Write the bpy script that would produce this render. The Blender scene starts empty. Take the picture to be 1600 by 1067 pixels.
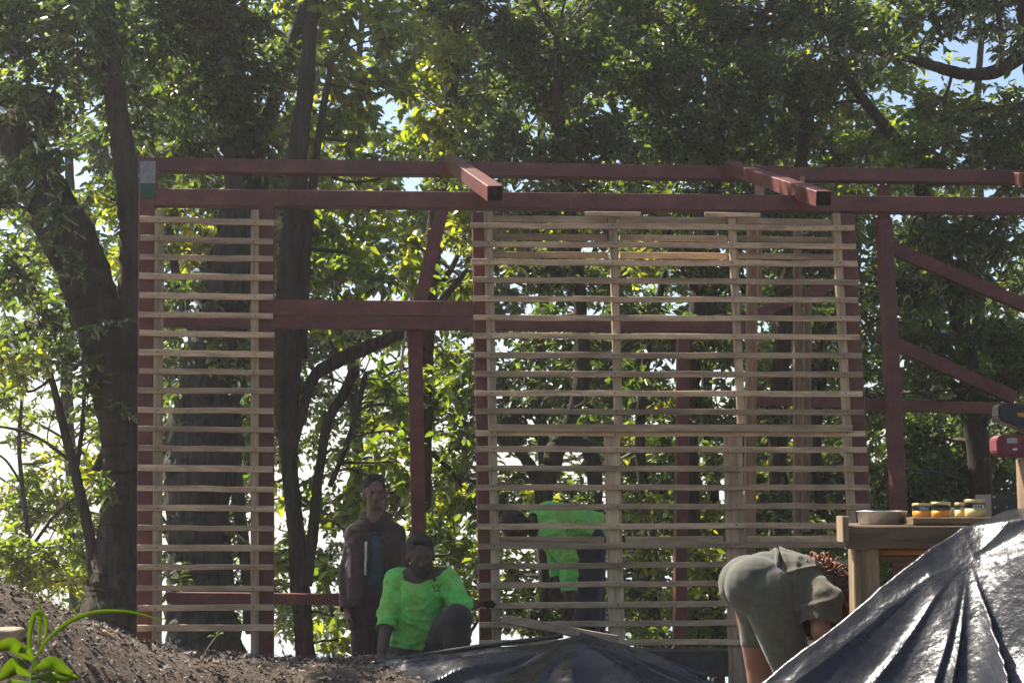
import bpy, bmesh, math, random
import numpy as np
from mathutils import Vector, Matrix
random.seed(7)
RNG = np.random.default_rng(11)
R = math.radians
S = bpy.context.scene
COL = S.collection

# ------------------------------------------------------------------ camera
F_PX, HOR, CAM_Z = 2250.0, 790.0, 1.15
PITCH = math.atan((HOR - 533.5) / F_PX)
cam_d = bpy.data.cameras.new('camera')
cam = bpy.data.objects.new('camera', cam_d)
COL.objects.link(cam)
cam.location = (0, 0, CAM_Z)
cam.rotation_euler = (R(90) + PITCH, 0, 0)
cam_d.sensor_width = 36
cam_d.lens = 36 * F_PX / 1600
cam_d.clip_start = 0.05
cam_d.clip_end = 30000
S.camera = cam

# ------------------------------------------------------------------ sky, sun, exposure
SUN_EL, SUN_AZ = R(50), R(-50)            # azimuth measured from +Y towards +X
SUN_DIR = Vector((math.cos(SUN_EL) * math.sin(SUN_AZ), math.cos(SUN_EL) * math.cos(SUN_AZ), math.sin(SUN_EL)))
world = bpy.data.worlds.new('World')
S.world = world
world.use_nodes = True
wn = world.node_tree.nodes
bg = wn['Background']
sky = wn.new('ShaderNodeTexSky')
sky.sky_type = 'NISHITA'
sky.sun_disc = False
sky.sun_elevation = SUN_EL
sky.sun_rotation = SUN_AZ
sky.air_density = 1.0
sky.dust_density = 1.1
sky.ozone_density = 1.0
world.node_tree.links.new(sky.outputs[0], bg.inputs[0])
bg.inputs[1].default_value = 0.075
sun_d = bpy.data.lights.new('sun', 'SUN')
sun_d.energy = 5.0
sun_d.angle = R(0.53)
sun_d.color = (1.0, 0.93, 0.82)
sun = bpy.data.objects.new('sun', sun_d)
COL.objects.link(sun)
sun.location = SUN_DIR * 40
sun.rotation_euler = (-SUN_DIR).to_track_quat('-Z', 'Y').to_euler()
S.view_settings.view_transform = 'Standard'
S.view_settings.look = 'None'
S.view_settings.gamma = 1
S.view_settings.use_curve_mapping = False
S.view_settings.exposure = 1.42
S.render.engine = 'CYCLES'
S.cycles.max_bounces = 4
S.cycles.diffuse_bounces = 2
S.cycles.glossy_bounces = 2
S.cycles.transmission_bounces = 4
S.cycles.transparent_max_bounces = 6
S.cycles.sample_clamp_indirect = 6
S.cycles.use_denoising = True
S.cycles.use_adaptive_sampling = True
S.cycles.adaptive_threshold = 0.03

# ------------------------------------------------------------------ pixel helpers (photograph 1600 x 1067 -> points of the place)
CP, SP = math.cos(PITCH), math.sin(PITCH)
def ray(px, py):
    u = (px - 800) / F_PX
    v = -(py - 533.5) / F_PX
    return u, CP - v * SP, SP + v * CP
def at(px, py, Y):
    x, y, z = ray(px, py)
    t = Y / y
    return Vector((x * t, Y, CAM_Z + z * t))
WY, WS = 9.2, 0.09                       # the wall stands on Y = WY + WS * X
def wall(px, py, off=0.0):
    x, y, z = ray(px, py)
    t = (WY + off) / (y - WS * x)
    return Vector((x * t, y * t, CAM_Z + z * t))
WN = Vector((WS, -1, 0)).normalized()    # wall normal towards the camera

# ------------------------------------------------------------------ object helpers
WLOC = {}
def tag(o, label=None, cat=None, group=None, kind=None):
    if label: o['label'] = label
    if cat: o['category'] = cat
    if group: o['group'] = group
    if kind: o['kind'] = kind
    return o
def thing(name, loc, label, cat, group=None):
    o = bpy.data.objects.new(name, None)
    o.empty_display_size = 0.1
    COL.objects.link(o)
    o.location = loc
    WLOC[o.name] = Vector(loc)
    return tag(o, label, cat, group)
def np_mesh(name, V, F, smooth=False):
    V = np.asarray(V, dtype=np.float32)
    F = np.asarray(F, dtype=np.int32)
    me = bpy.data.meshes.new(name)
    k = F.shape[1]
    me.vertices.add(len(V)); me.vertices.foreach_set('co', V.ravel())
    me.loops.add(F.size); me.loops.foreach_set('vertex_index', F.ravel())
    me.polygons.add(len(F))
    me.polygons.foreach_set('loop_start', np.arange(0, F.size, k, dtype=np.int32))
    me.polygons.foreach_set('loop_total', np.full(len(F), k, dtype=np.int32))
    if smooth: me.polygons.foreach_set('use_smooth', np.ones(len(F), dtype=bool))
    me.update(calc_edges=True)
    return me
def put(name, V, F, mat, parent=None, smooth=False, base=False):
    """world-space geometry -> an object whose origin is its own centre (or its base)"""
    V = np.asarray([tuple(v) for v in V], dtype=np.float64) if not isinstance(V, np.ndarray) else V
    lo, hi = V.min(0), V.max(0)
    c = (lo + hi) / 2
    if base: c[2] = lo[2]
    if isinstance(F, np.ndarray):
        me = np_mesh(name, V - c, F, smooth)
    else:
        me = bpy.data.meshes.new(name)
        me.from_pydata([tuple(v) for v in (V - c)], [], [tuple(f) for f in F])
        if smooth:
            me.polygons.foreach_set('use_smooth', [True] * len(me.polygons))
        me.update()
    return link(name, me, Vector(c), mat, parent)
def link(name, me, loc, mat, parent=None):
    if mat and not me.materials: me.materials.append(mat)
    o = bpy.data.objects.new(name, me)
    COL.objects.link(o)
    WLOC[o.name] = Vector(loc)
    if parent:
        o.parent = parent
        o.location = Vector(loc) - WLOC[parent.name]
    else:
        o.location = loc
    return o

def fnoise(P, scale, seed, n=7):
    """cheap smooth noise in about -1..1"""
    g = np.random.default_rng(seed)
    P = np.asarray(P, dtype=np.float64) * scale
    out = np.zeros(len(P))
    for i in range(n):
        d = g.normal(size=P.shape[1]); d /= np.linalg.norm(d)
        fr = g.uniform(0.6, 2.2)
        out += np.sin(P @ d * fr * 3.0 + g.uniform(0, 6.28) + 1.3 * np.sin(P @ np.roll(d, 1) * fr * 1.7 + g.uniform(0, 6))) / fr ** 0.7
    return out / n * 1.6

def bar(a, b, h, d, nrm=None, segs=1, jit=0.0, ch=0.004, hollow=0.0, seed=0):
    """a squared length from a to b: h across (in the plane square to nrm), d along nrm; chamfered edges"""
    a, b = Vector(a), Vector(b)
    t = (b - a).normalized()
    n = Vector(nrm) if nrm is not None else WN
    n = (n - t * n.dot(t)).normalized()
    u = t.cross(n).normalized()
    hh, dd = h / 2, d / 2
    prof = [(hh, dd - ch), (hh - ch, dd), (-hh + ch, dd), (-hh, dd - ch), (-hh, -dd + ch), (-hh + ch, -dd), (hh - ch, -dd), (hh, -dd + ch)]
    V, F = [], []
    g = random.Random(seed)
    for s in range(segs + 1):
        k = s / segs
        o = a.lerp(b, k)
        if 0 < s < segs: o = o + u * g.uniform(-jit, jit) + n * g.uniform(-jit, jit)
        e = 1 + (g.uniform(-jit, jit) * 6 if jit else 0)
        for (x, y) in prof: V.append(o + u * x * e + n * y)
    for s in range(segs):
        for i in range(8):
            j = (i + 1) % 8
            F.append((s * 8 + i, s * 8 + j, s * 8 + 8 + j, s * 8 + 8 + i))
    if hollow:
        for s in (0, segs):
            o = a if s == 0 else b
            base = len(V)
            ip = [(x * (1 - 2 * hollow / h), y * (1 - 2 * hollow / d)) for x, y in prof]
            for (x, y) in ip: V.append(o + u * x + n * y)
            for (x, y) in ip: V.append(o + (t if s == 0 else -t) * 0.25 + u * x + n * y)
            for i in range(8):
                j = (i + 1) % 8
                F.append((s * 8 + i, base + i, base + j, s * 8 + j))
                F.append((base + i, base + 8 + i, base + 8 + j, base + j))
            F.append(tuple(base + 8 + i for i in range(8)))
    else:
        F.append(tuple(range(7, -1, -1)))
        F.append(tuple(segs * 8 + i for i in range(8)))
    return V, F

def catmull(pts, n):
    P = [np.array(p, dtype=float) for p in pts]
    P = [2 * P[0] - P[1]] + P + [2 * P[-1] - P[-2]]
    out = []
    for i in range(1, len(P) - 2):
        for s in range(n):
            t = s / n
            out.append(0.5 * ((2 * P[i]) + (-P[i - 1] + P[i + 1]) * t + (2 * P[i - 1] - 5 * P[i] + 4 * P[i + 1] - P[i + 2]) * t * t + (-P[i - 1] + 3 * P[i] - 3 * P[i + 1] + P[i + 2]) * t ** 3))
    out.append(P[-2])
    return np.array(out)

def tube(path, rad, n=8, rough=0.0, seed=0, caps=True):
    path = np.asarray(path, float); rad = np.asarray(rad, float)
    m = len(path)
    T = np.gradient(path, axis=0); T /= np.linalg.norm(T, axis=1)[:, None] + 1e-9
    ref = np.array([0.31, 0.95, 0.05]) if abs(T[0][2]) > 0.5 else np.array([0.02, 0.1, 1.0])
    V = np.zeros((m, n, 3))
    g = np.random.default_rng(seed)
    ph = g.uniform(0, 6.28, 4)
    for i in range(m):
        a = ref - T[i] * ref.dot(T[i]); a /= np.linalg.norm(a)
        b = np.cross(T[i], a)
        ref = a
        th = np.arange(n) / n * 2 * np.pi
        r = rad[i] * (1 + rough * (np.sin(3 * th + ph[0] + i * .21) * .5 + np.sin(5 * th + ph[1] - i * .3) * .35 + np.sin(2 * th + ph[2] + i * .5) * .4 + g.normal(size=n) * .18))
        V[i] = path[i] + np.outer(np.cos(th) * r, a) + np.outer(np.sin(th) * r, b)
    V = V.reshape(-1, 3)
    F = []
    for i in range(m - 1):
        for j in range(n):
            k = (j + 1) % n
            F.append((i * n + j, i * n + k, (i + 1) * n + k, (i + 1) * n + j))
    if caps:
        F.append(tuple(range(n - 1, -1, -1))); F.append(tuple((m - 1) * n + j for j in range(n)))
    return V, F

def lathe(c, prof, n=24, cap=True):
    V, F = [], []
    for (r, z) in prof:
        for j in range(n):
            a = j / n * 2 * math.pi
            V.append((c[0] + r * math.cos(a), c[1] + r * math.sin(a), c[2] + z))
    for i in range(len(prof) - 1):
        for j in range(n):
            k = (j + 1) % n
            F.append((i * n + j, i * n + k, (i + 1) * n + k, (i + 1) * n + j))
    if cap:
        F.append(tuple(range(n - 1, -1, -1))); F.append(tuple((len(prof) - 1) * n + j for j in range(n)))
    return V, F

# ------------------------------------------------------------------ materials
def mat(name):
    m = bpy.data.materials.new(name)
    m.use_nodes = True
    nt = m.node_tree
    b = nt.nodes['Principled BSDF']
    return m, nt, b
def N(nt, typ, **kw):
    n = nt.nodes.new(typ)
    for k, v in kw.items(): setattr(n, k, v)
    return n
def ramp(nt, fac, stops):
    r = N(nt, 'ShaderNodeValToRGB')
    e = r.color_ramp.elements
    while len(e) < len(stops): e.new(0.5)
    for i, (p, c) in enumerate(stops):
        e[i].position = p; e[i].color = (*c, 1)
    nt.links.new(fac, r.inputs[0])
    return r.outputs[0]
def noise(nt, scale, detail=4, rough=0.6, vec=None, dim=None):
    n = N(nt, 'ShaderNodeTexNoise')
    n.inputs['Scale'].default_value = scale
    n.inputs['Detail'].default_value = detail
    n.inputs['Roughness'].default_value = rough
    if vec: nt.links.new(vec, n.inputs['Vector'])
    return n.outputs[0]
def coords(nt, scale=(1, 1, 1), kind='Object'):
    tc = N(nt, 'ShaderNodeTexCoord')
    mp = N(nt, 'ShaderNodeMapping')
    mp.inputs['Scale'].default_value = scale
    nt.links.new(tc.outputs[kind], mp.inputs['Vector'])
    return mp.outputs[0]
def bump(nt, b, h, strength=0.4, dist=0.01):
    n = N(nt, 'ShaderNodeBump')
    n.inputs['Strength'].default_value = strength
    n.inputs['Distance'].default_value = dist
    nt.links.new(h, n.inputs['Height'])
    nt.links.new(n.outputs[0], b.inputs['Normal'])
def mixc(nt, fac, a, b, mode='MIX'):
    m = N(nt, 'ShaderNodeMix', data_type='RGBA', blend_type=mode)
    if isinstance(fac, float): m.inputs[0].default_value = fac
    else: nt.links.new(fac, m.inputs[0])
    for i, c in ((6, a), (7, b)):
        if isinstance(c, tuple): m.inputs[i].default_value = (*c, 1)
        else: nt.links.new(c, m.inputs[i])
    return m.outputs[2]

def wood_mat(name, c0, c1, stretch, var=0.25, rough=0.75, knots=True):
    m, nt, b = mat(name)
    v = coords(nt, stretch)
    oi = N(nt, 'ShaderNodeObjectInfo')
    vv = N(nt, 'ShaderNodeVectorMath', operation='ADD')
    nt.links.new(v, vv.inputs[0])
    cx = N(nt, 'ShaderNodeCombineXYZ')
    mul = N(nt, 'ShaderNodeMath', operation='MULTIPLY'); mul.inputs[1].default_value = 57.0
    nt.links.new(oi.outputs['Random'], mul.inputs[0])
    for i in range(3): nt.links.new(mul.outputs[0], cx.inputs[i])
    nt.links.new(cx.outputs[0], vv.inputs[1])
    g = noise(nt, 14, 6, 0.65, vv.outputs[0])
    col = ramp(nt, g, [(0.3, c0), (0.7, c1)])
    big = noise(nt, 2.2, 3, 0.5, vv.outputs[0])
    dirt = ramp(nt, big, [(0.35, (0.55, 0.52, 0.5)), (0.65, (1.05, 1.0, 0.95))])
    col = mixc(nt, 1.0, col, dirt, 'MULTIPLY')
    rv = ramp(nt, oi.outputs['Random'], [(0.0, (1 - var, 1 - var, 1 - var * 1.1)), (1.0, (1 + var * .6, 1 + var * .55, 1 + var * .4))])
    col = mixc(nt, 1.0, col, rv, 'MULTIPLY')
    if knots:
        vo = N(nt, 'ShaderNodeTexVoronoi'); vo.inputs['Scale'].default_value = 5.0
        nt.links.new(vv.outputs[0], vo.inputs['Vector'])
        k = ramp(nt, vo.outputs['Distance'], [(0.05, (0.3, 0.22, 0.16)), (0.13, (1, 1, 1))])
        col = mixc(nt, 0.8, col, k, 'MULTIPLY')
    nt.links.new(col, b.inputs['Base Color'])
    b.inputs['Roughness'].default_value = rough
    bump(nt, b, g, 0.35, 0.004)
    return m
M = {}
M['batten'] = wood_mat('batten wood', (0.45, 0.315, 0.20), (0.70, 0.53, 0.365), (1.2, 12, 12), 0.42)
M['upright'] = wood_mat('upright wood', (0.43, 0.315, 0.21), (0.63, 0.49, 0.34), (12, 12, 1.0))
M['stud'] = wood_mat('stud wood', (0.30, 0.20, 0.13), (0.46, 0.32, 0.21), (10, 10, 1.0))
M['bench'] = wood_mat('bench wood', (0.11, 0.070, 0.040), (0.21, 0.145, 0.085), (1.5, 14, 14))
M['bench_leg'] = wood_mat('bench leg wood', (0.22, 0.155, 0.090), (0.36, 0.26, 0.155), (14, 14, 1.5))
M['amber_board'] = wood_mat('amber board', (0.42, 0.17, 0.04), (0.58, 0.25, 0.06), (1.5, 14, 14))
M['plank'] = wood_mat('old plank', (0.25, 0.18, 0.12), (0.42, 0.31, 0.21), (2, 14, 14))

def simple(name, col, rough=0.6, spec=0.5, metal=0.0, var=0.2, scale=20, bumps=0.15, dist=0.004):
    m, nt, b = mat(name)
    n = noise(nt, scale, 5, 0.6, coords(nt))
    lo = tuple(c * (1 - var) for c in col); hi = tuple(min(1, c * (1 + var)) for c in col)
    nt.links.new(ramp(nt, n, [(0.3, lo), (0.7, hi)]), b.inputs['Base Color'])
    b.inputs['Roughness'].default_value = rough
    b.inputs['Specular IOR Level'].default_value = spec
    b.inputs['Metallic'].default_value = metal
    if bumps: bump(nt, b, n, bumps, dist)
    return m
def steel():
    m, nt, b = mat('red oxide steel')
    v = coords(nt)
    n1 = noise(nt, 6, 6, 0.7, v); n2 = noise(nt, 45, 4, 0.6, v)
    c = ramp(nt, n1, [(0.28, (0.070, 0.016, 0.013)), (0.5, (0.145, 0.030, 0.024)), (0.72, (0.21, 0.065, 0.042))])
    d = ramp(nt, n2, [(0.35, (0.72, 0.7, 0.68)), (0.6, (1, 1, 1))])
    nt.links.new(mixc(nt, 1.0, c, d, 'MULTIPLY'), b.inputs['Base Color'])
    b.inputs['Roughness'].default_value = 0.52
    bump(nt, b, n2, 0.12, 0.003)
    return m
M['steel'] = steel()
M['zinc'] = simple('galvanised sheet', (0.24, 0.23, 0.22), 0.55, 0.4, 0.3, 0.25, 30)
M['green_paint'] = simple('dark green paint', (0.012, 0.06, 0.035), 0.6)
M['pan'] = simple('dull aluminium', (0.50, 0.50, 0.49), 0.38, 0.5, 0.75, 0.15, 25)
M['concrete'] = simple('dark footing', (0.075, 0.065, 0.06), 0.9, 0.3, 0, 0.35, 14, 0.5, 0.01)

def bark(name, c0, c1, sc=9):
    m, nt, b = mat(name)
    v = coords(nt, (1, 1, 0.13))
    n = noise(nt, sc * 1.7, 9, 0.75, v)
    n2 = noise(nt, 1.6, 3, 0.5, coords(nt))
    c = ramp(nt, n, [(0.38, c0), (0.60, c1)])
    mo = ramp(nt, n2, [(0.45, (1, 1, 1)), (0.62, (0.75, 0.95, 0.7))])
    nt.links.new(mixc(nt, 1.0, c, mo, 'MULTIPLY'), b.inputs['Base Color'])
    b.inputs['Roughness'].default_value = 0.9
    b.inputs['Specular IOR Level'].default_value = 0.2
    bump(nt, b, n, 1.0, 0.06)
    return m
M['bark'] = bark('brown bark', (0.035, 0.026, 0.021), (0.10, 0.074, 0.058))
M['bark_grey'] = bark('grey bark', (0.045, 0.041, 0.040), (0.12, 0.108, 0.10))
M['bark_red'] = bark('reddish bark', (0.048, 0.027, 0.021), (0.11, 0.065, 0.048))
M['twig'] = simple('twig bark', (0.075, 0.058, 0.042), 0.9, 0.2, 0, 0.3, 12, 0.3)

def leaf_mat(name, dif, tra, mixf=0.45, gloss=0.07, grough=0.32, fres=0.42):
    m, nt, b = mat(name)
    nt.nodes.remove(b)
    out = nt.nodes['Material Output']
    ge = N(nt, 'ShaderNodeNewGeometry')
    r = ge.outputs['Random Per Island']
    dcol = ramp(nt, r, [(0.0, tuple(c * 0.6 for c in dif)), (0.55, dif), (0.93, tuple(c * 1.35 for c in dif)), (1.0, (dif[0] * 2.2, dif[1] * 1.4, dif[2]))])
    tcol = ramp(nt, r, [(0.0, tuple(c * 0.6 for c in tra)), (0.55, tra), (1.0, (min(1, tra[0] * 1.7), min(1, tra[1] * 1.25), tra[2]))])
    d = N(nt, 'ShaderNodeBsdfDiffuse'); t = N(nt, 'ShaderNodeBsdfTranslucent'); g = N(nt, 'ShaderNodeBsdfGlossy')
    g.inputs['Roughness'].default_value = grough
    g.inputs['Color'].default_value = (0.95, 1, 0.95, 1)
    nt.links.new(dcol, d.inputs[0]); nt.links.new(tcol, t.inputs[0])
    m1 = N(nt, 'ShaderNodeMixShader'); m1.inputs[0].default_value = mixf
    nt.links.new(d.outputs[0], m1.inputs[1]); nt.links.new(t.outputs[0], m1.inputs[2])
    fr = N(nt, 'ShaderNodeFresnel'); fr.inputs[0].default_value = 1.4
    ad = N(nt, 'ShaderNodeMath', operation='MULTIPLY_ADD'); ad.inputs[1].default_value = fres; ad.inputs[2].default_value = gloss * 0.4
    nt.links.new(fr.outputs[0], ad.inputs[0])
    m2 = N(nt, 'ShaderNodeMixShader')
    nt.links.new(ad.outputs[0], m2.inputs[0])
    nt.links.new(m1.outputs[0], m2.inputs[1]); nt.links.new(g.outputs[0], m2.inputs[2])
    nt.links.new(m2.outputs[0], out.inputs[0])
    return m
M['leaf_dark'] = leaf_mat('dark evergreen leaf', (0.034, 0.062, 0.018), (0.17, 0.28, 0.020), 0.52, 0.03, 0.38)
M['leaf_mid'] = leaf_mat('mid green leaf', (0.050, 0.092, 0.022), (0.32, 0.46, 0.025), 0.57, 0.03, 0.38)
M['leaf_yellow_glow'] = leaf_mat('sun glow yellow leaf', (0.080, 0.115, 0.018), (0.46, 0.56, 0.022), 0.60, 0.03, 0.4)  # yellower copy for clumps where sun glow is put into the colour
M['leaf_blade'] = leaf_mat('fresh grass blade', (0.07, 0.12, 0.022), (0.34, 0.46, 0.05), 0.62, 0.0, 0.45, 0.1)

def soil():
    m, nt, b = mat('soil')
    v = coords(nt)
    n1 = noise(nt, 1.3, 6, 0.6, v); n2 = noise(nt, 22, 8, 0.75, v); n3 = noise(nt, 90, 3, 0.6, v)
    c = ramp(nt, n2, [(0.3, (0.065, 0.050, 0.038)), (0.55, (0.145, 0.113, 0.085)), (0.75, (0.25, 0.20, 0.15))])
    d = ramp(nt, n1, [(0.4, (0.75, 0.70, 0.66)), (0.65, (1.05, 1.0, 0.95))])
    nt.links.new(mixc(nt, 1.0, c, d, 'MULTIPLY'), b.inputs['Base Color'])
    b.inputs['Roughness'].default_value = 0.95
    b.inputs['Specular IOR Level'].default_value = 0.2
    ad = N(nt, 'ShaderNodeMath', operation='ADD')
    nt.links.new(n2, ad.inputs[0]); nt.links.new(n3, ad.inputs[1])
    bump(nt, b, ad.outputs[0], 0.9, 0.02)
    return m
M['soil'] = soil()
def litter_mat():
    m, nt, b = mat('leaf litter')
    ge = N(nt, 'ShaderNodeNewGeometry')
    c = ramp(nt, ge.outputs['Random Per Island'], [(0.0, (0.055, 0.043, 0.033)), (0.5, (0.125, 0.097, 0.073)), (0.85, (0.19, 0.15, 0.11)), (1.0, (0.30, 0.24, 0.18))])
    nt.links.new(c, b.inputs['Base Color'])
    b.inputs['Roughness'].default_value = 0.8
    return m
M['litter'] = litter_mat()
def water_mat():
    m, nt, b = mat('sea water')
    b.inputs['Base Color'].default_value = (0.05, 0.12, 0.15, 1)
    b.inputs['Roughness'].default_value = 0.10
    n = noise(nt, 0.15, 6, 0.65, coords(nt))
    bump(nt, b, n, 0.08, 1.0)
    return m
M['water'] = water_mat()
def plastic_sheet():
    m, nt, b = mat('black plastic sheet')
    v = coords(nt)
    n1 = noise(nt, 26, 5, 0.6, v); n2 = noise(nt, 8, 3, 0.5, v); n3 = noise(nt, 5, 3, 0.5, v)
    nt.links.new(ramp(nt, n3, [(0.35, (0.010, 0.010, 0.011)), (0.7, (0.022, 0.021, 0.022))]), b.inputs['Base Color'])
    rr = ramp(nt, n2, [(0.3, (0.20, 0.20, 0.20)), (0.7, (0.33, 0.33, 0.33))])
    nt.links.new(rr, b.inputs['Roughness'])
    b.inputs['Specular IOR Level'].default_value = 0.42
    ad = N(nt, 'ShaderNodeMath', operation='ADD')
    nt.links.new(n1, ad.inputs[0]); nt.links.new(n2, ad.inputs[1])
    bump(nt, b, ad.outputs[0], 0.22, 0.02)
    return m
M['tarp'] = plastic_sheet()

def cloth(name, col, var=0.15, rough=0.85, scale=9, bs=0.5, dist=0.02, sheen=0.2):
    m, nt, b = mat(name)
    v = coords(nt)
    n1 = noise(nt, scale, 4, 0.55, v)
    n2 = noise(nt, 5, 4, 0.6, v)
    lo = tuple(c * (1 - var) for c in col); hi = tuple(min(1, c * (1 + var)) for c in col)
    base_ = ramp(nt, n2, [(0.35, lo), (0.65, hi)])
    dirt = ramp(nt, noise(nt, 38, 6, .7, v), [(0.33, (0.62, 0.60, 0.56)), (0.52, (1, 1, 1))])
    nt.links.new(mixc(nt, 0.75, base_, dirt, 'MULTIPLY'), b.inputs['Base Color'])
    b.inputs['Roughness'].default_value = rough
    b.inputs['Specular IOR Level'].default_value = 0.25
    b.inputs['Sheen Weight'].default_value = sheen
    bump(nt, b, n1, bs, dist)
    return m
M['hi_vis'] = cloth('fluorescent green jersey', (0.09, 0.56, 0.06), 0.18, 0.7, 11, 0.8, 0.03)
_nt = M['hi_vis'].node_tree
_r = [n for n in _nt.nodes if n.type == 'VALTORGB'][0]
_r.color_ramp.elements[0].color = (0.26, 0.52, 0.08, 1); _r.color_ramp.elements[1].color = (0.13, 0.66, 0.12, 1)
M['jacket'] = cloth('brown jacket', (0.065, 0.036, 0.030), 0.3)
M['tee_teal'] = cloth('slate tee', (0.055, 0.085, 0.095), 0.2)
M['dark_trousers'] = cloth('dark trousers', (0.040, 0.028, 0.026), 0.3)
M['navy_trousers'] = cloth('navy trousers', (0.030, 0.034, 0.060), 0.3)
M['leggings'] = cloth('grey green leggings', (0.100, 0.100, 0.074), 0.2, 0.8, 5, 0.15)
M['olive_shirt'] = cloth('olive shirt', (0.105, 0.092, 0.062), 0.25)
M['cream'] = cloth('cream lining', (0.62, 0.62, 0.48), 0.1)
def skin(name, col):
    m = simple(name, col, 0.55, 0.4, 0, 0.12, 30, 0.15, 0.003)
    b = m.node_tree.nodes['Principled BSDF']
    b.inputs['Subsurface Weight'].default_value = 0.08
    b.inputs['Subsurface Radius'].default_value = (0.02, 0.008, 0.004)
    return m
M['skin_dark'] = skin('deep brown skin', (0.075, 0.040, 0.027))
M['skin_mid'] = skin('brown skin', (0.20, 0.105, 0.070))
M['skin_light'] = skin('tan skin', (0.27, 0.135, 0.088))
M['hair_black'] = simple('black hair', (0.014, 0.011, 0.010), 0.6, 0.4, 0, 0.4, 120, 0.9, 0.01)
M['hair_auburn'] = simple('auburn hair', (0.22, 0.065, 0.016), 0.5, 0.5, 0, 0.5, 90, 0.9, 0.012)
M['hair_brown'] = simple('dark brown hair', (0.07, 0.038, 0.028), 0.55, 0.45, 0, 0.4, 90, 0.9, 0.01)
M['shoe'] = simple('worn boot leather', (0.03, 0.025, 0.022), 0.6)
M['eye'] = simple('eye', (0.05, 0.04, 0.036), 0.3, 0.5, 0, 0.05)
M['ink'] = simple('dark print', (0.012, 0.03, 0.012), 0.8, 0.2, 0, 0.1)
M['black_plastic'] = simple('black plastic', (0.018, 0.018, 0.019), 0.42, 0.5, 0, 0.2, 40, 0.1)
M['red_plastic'] = simple('faded red plastic', (0.16, 0.032, 0.034), 0.6, 0.5, 0, 0.12, 25, 0.05)
M['orange_plastic'] = simple('orange plastic', (0.62, 0.24, 0.03), 0.45)
M['white_label'] = simple('white label', (0.75, 0.74, 0.70), 0.6, 0.4, 0, 0.05)
M['grey_label'] = simple('grey label', (0.36, 0.35, 0.34), 0.6)
M['chrome'] = simple('worn chrome', (0.6, 0.6, 0.6), 0.3, 0.5, 1.0, 0.1)
M['honey'] = simple('amber honey', (0.78, 0.30, 0.018), 0.3, 0.5, 0, 0.1)
M['butter'] = simple('cloudy yellow oil', (0.56, 0.44, 0.16), 0.4, 0.5, 0, 0.1)
M['gold_lid'] = simple('brass lid', (0.55, 0.43, 0.19), 0.38, 0.5, 0.7, 0.15)
M['paper'] = simple('white tray', (0.80, 0.80, 0.80), 0.6, 0.4, 0, 0.04)
M['clay'] = simple('fired clay', (0.36, 0.12, 0.06), 0.85, 0.3)
M['stone'] = simple('grey block', (0.30, 0.28, 0.25), 0.9, 0.3, 0, 0.25, 18, 0.5, 0.01)
def glass():
    m, nt, b = mat('jar glass')
    b.inputs['Base Color'].default_value = (0.95, 0.97, 0.95, 1)
    b.inputs['Roughness'].default_value = 0.03
    b.inputs['Transmission Weight'].default_value = 1.0
    b.inputs['IOR'].default_value = 1.12
    return m
M['glass'] = glass()

# ------------------------------------------------------------------ ground and water
def ss(a, b, x):
    t = np.clip((x - a) / (b - a), 0, 1)
    return t * t * (3 - 2 * t)
def hgt(X, Y):
    X = np.asarray(X, float); Y = np.asarray(Y, float)
    h = 0.0 * X
    berm = 0.33 - 0.2 * ss(-0.7, 0.1, X)
    h = h + berm * ss(5.9, 7.4, Y) * (1 - ss(8.0, 8.7, Y))
    h = h + 0.74 * np.exp(-0.5 * (((X + 2.60) / 0.62) ** 2 + ((Y - 6.35) / 0.75) ** 2))
    h = h - 0.31 * ss(9.0, 10.0, Y)
    h = h - 0.30 * np.maximum(0, Y - 11.0) * ss(10.5, 14, Y) - 0.25 * np.maximum(0, Y - 16)
    P = np.stack([X, Y], 1)
    h = h + (0.035 * fnoise(P, 0.9, 3) + 0.016 * fnoise(P, 3.2, 4) + 0.007 * fnoise(P, 9.0, 5)) * np.where(Y < 14, 1, 4)
    return h
def gz(x, y): return float(hgt(np.array([x]), np.array([y]))[0])
def warp(lo, hi, a, b, n_in, n_out):
    return np.unique(np.concatenate([a - (a - lo) * np.linspace(1, 0, n_out) ** 2.2, np.linspace(a, b, n_in), b + (hi - b) * np.linspace(0, 1, n_out) ** 2.2]))
gx = warp(-90, 90, -4.2, 3.0, 210, 22); gy = warp(-14, 130, 4.2, 10.5, 190, 22)
GX, GY = np.meshgrid(gx, gy)
Z = hgt(GX.ravel(), GY.ravel())
V = np.stack([GX.ravel(), GY.ravel(), Z], 1)
nx, ny = len(gx), len(gy)
ii = (np.arange(ny - 1)[:, None] * nx + np.arange(nx - 1)[None, :]).ravel()
Fq = np.stack([ii, ii + 1, ii + nx + 1, ii + nx], 1)
me = np_mesh('ground', V, Fq, True)
ground = link('ground', me, Vector((0, 0, 0)), M['soil']); tag(ground, 'brown bare soil with a berm and a heap falling to a hillside', 'ground', kind='structure')
wv = np.array([[-900, 30, -28], [900, 30, -28], [900, 900, -28], [-900, 900, -28]], float)
sea = link('water', np_mesh('water', wv, np.array([[0, 1, 2, 3]])), Vector((0, 0, 0)), M['water']); tag(sea, 'pale bright water far below the hillside behind the trees', 'water', kind='structure')

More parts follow.
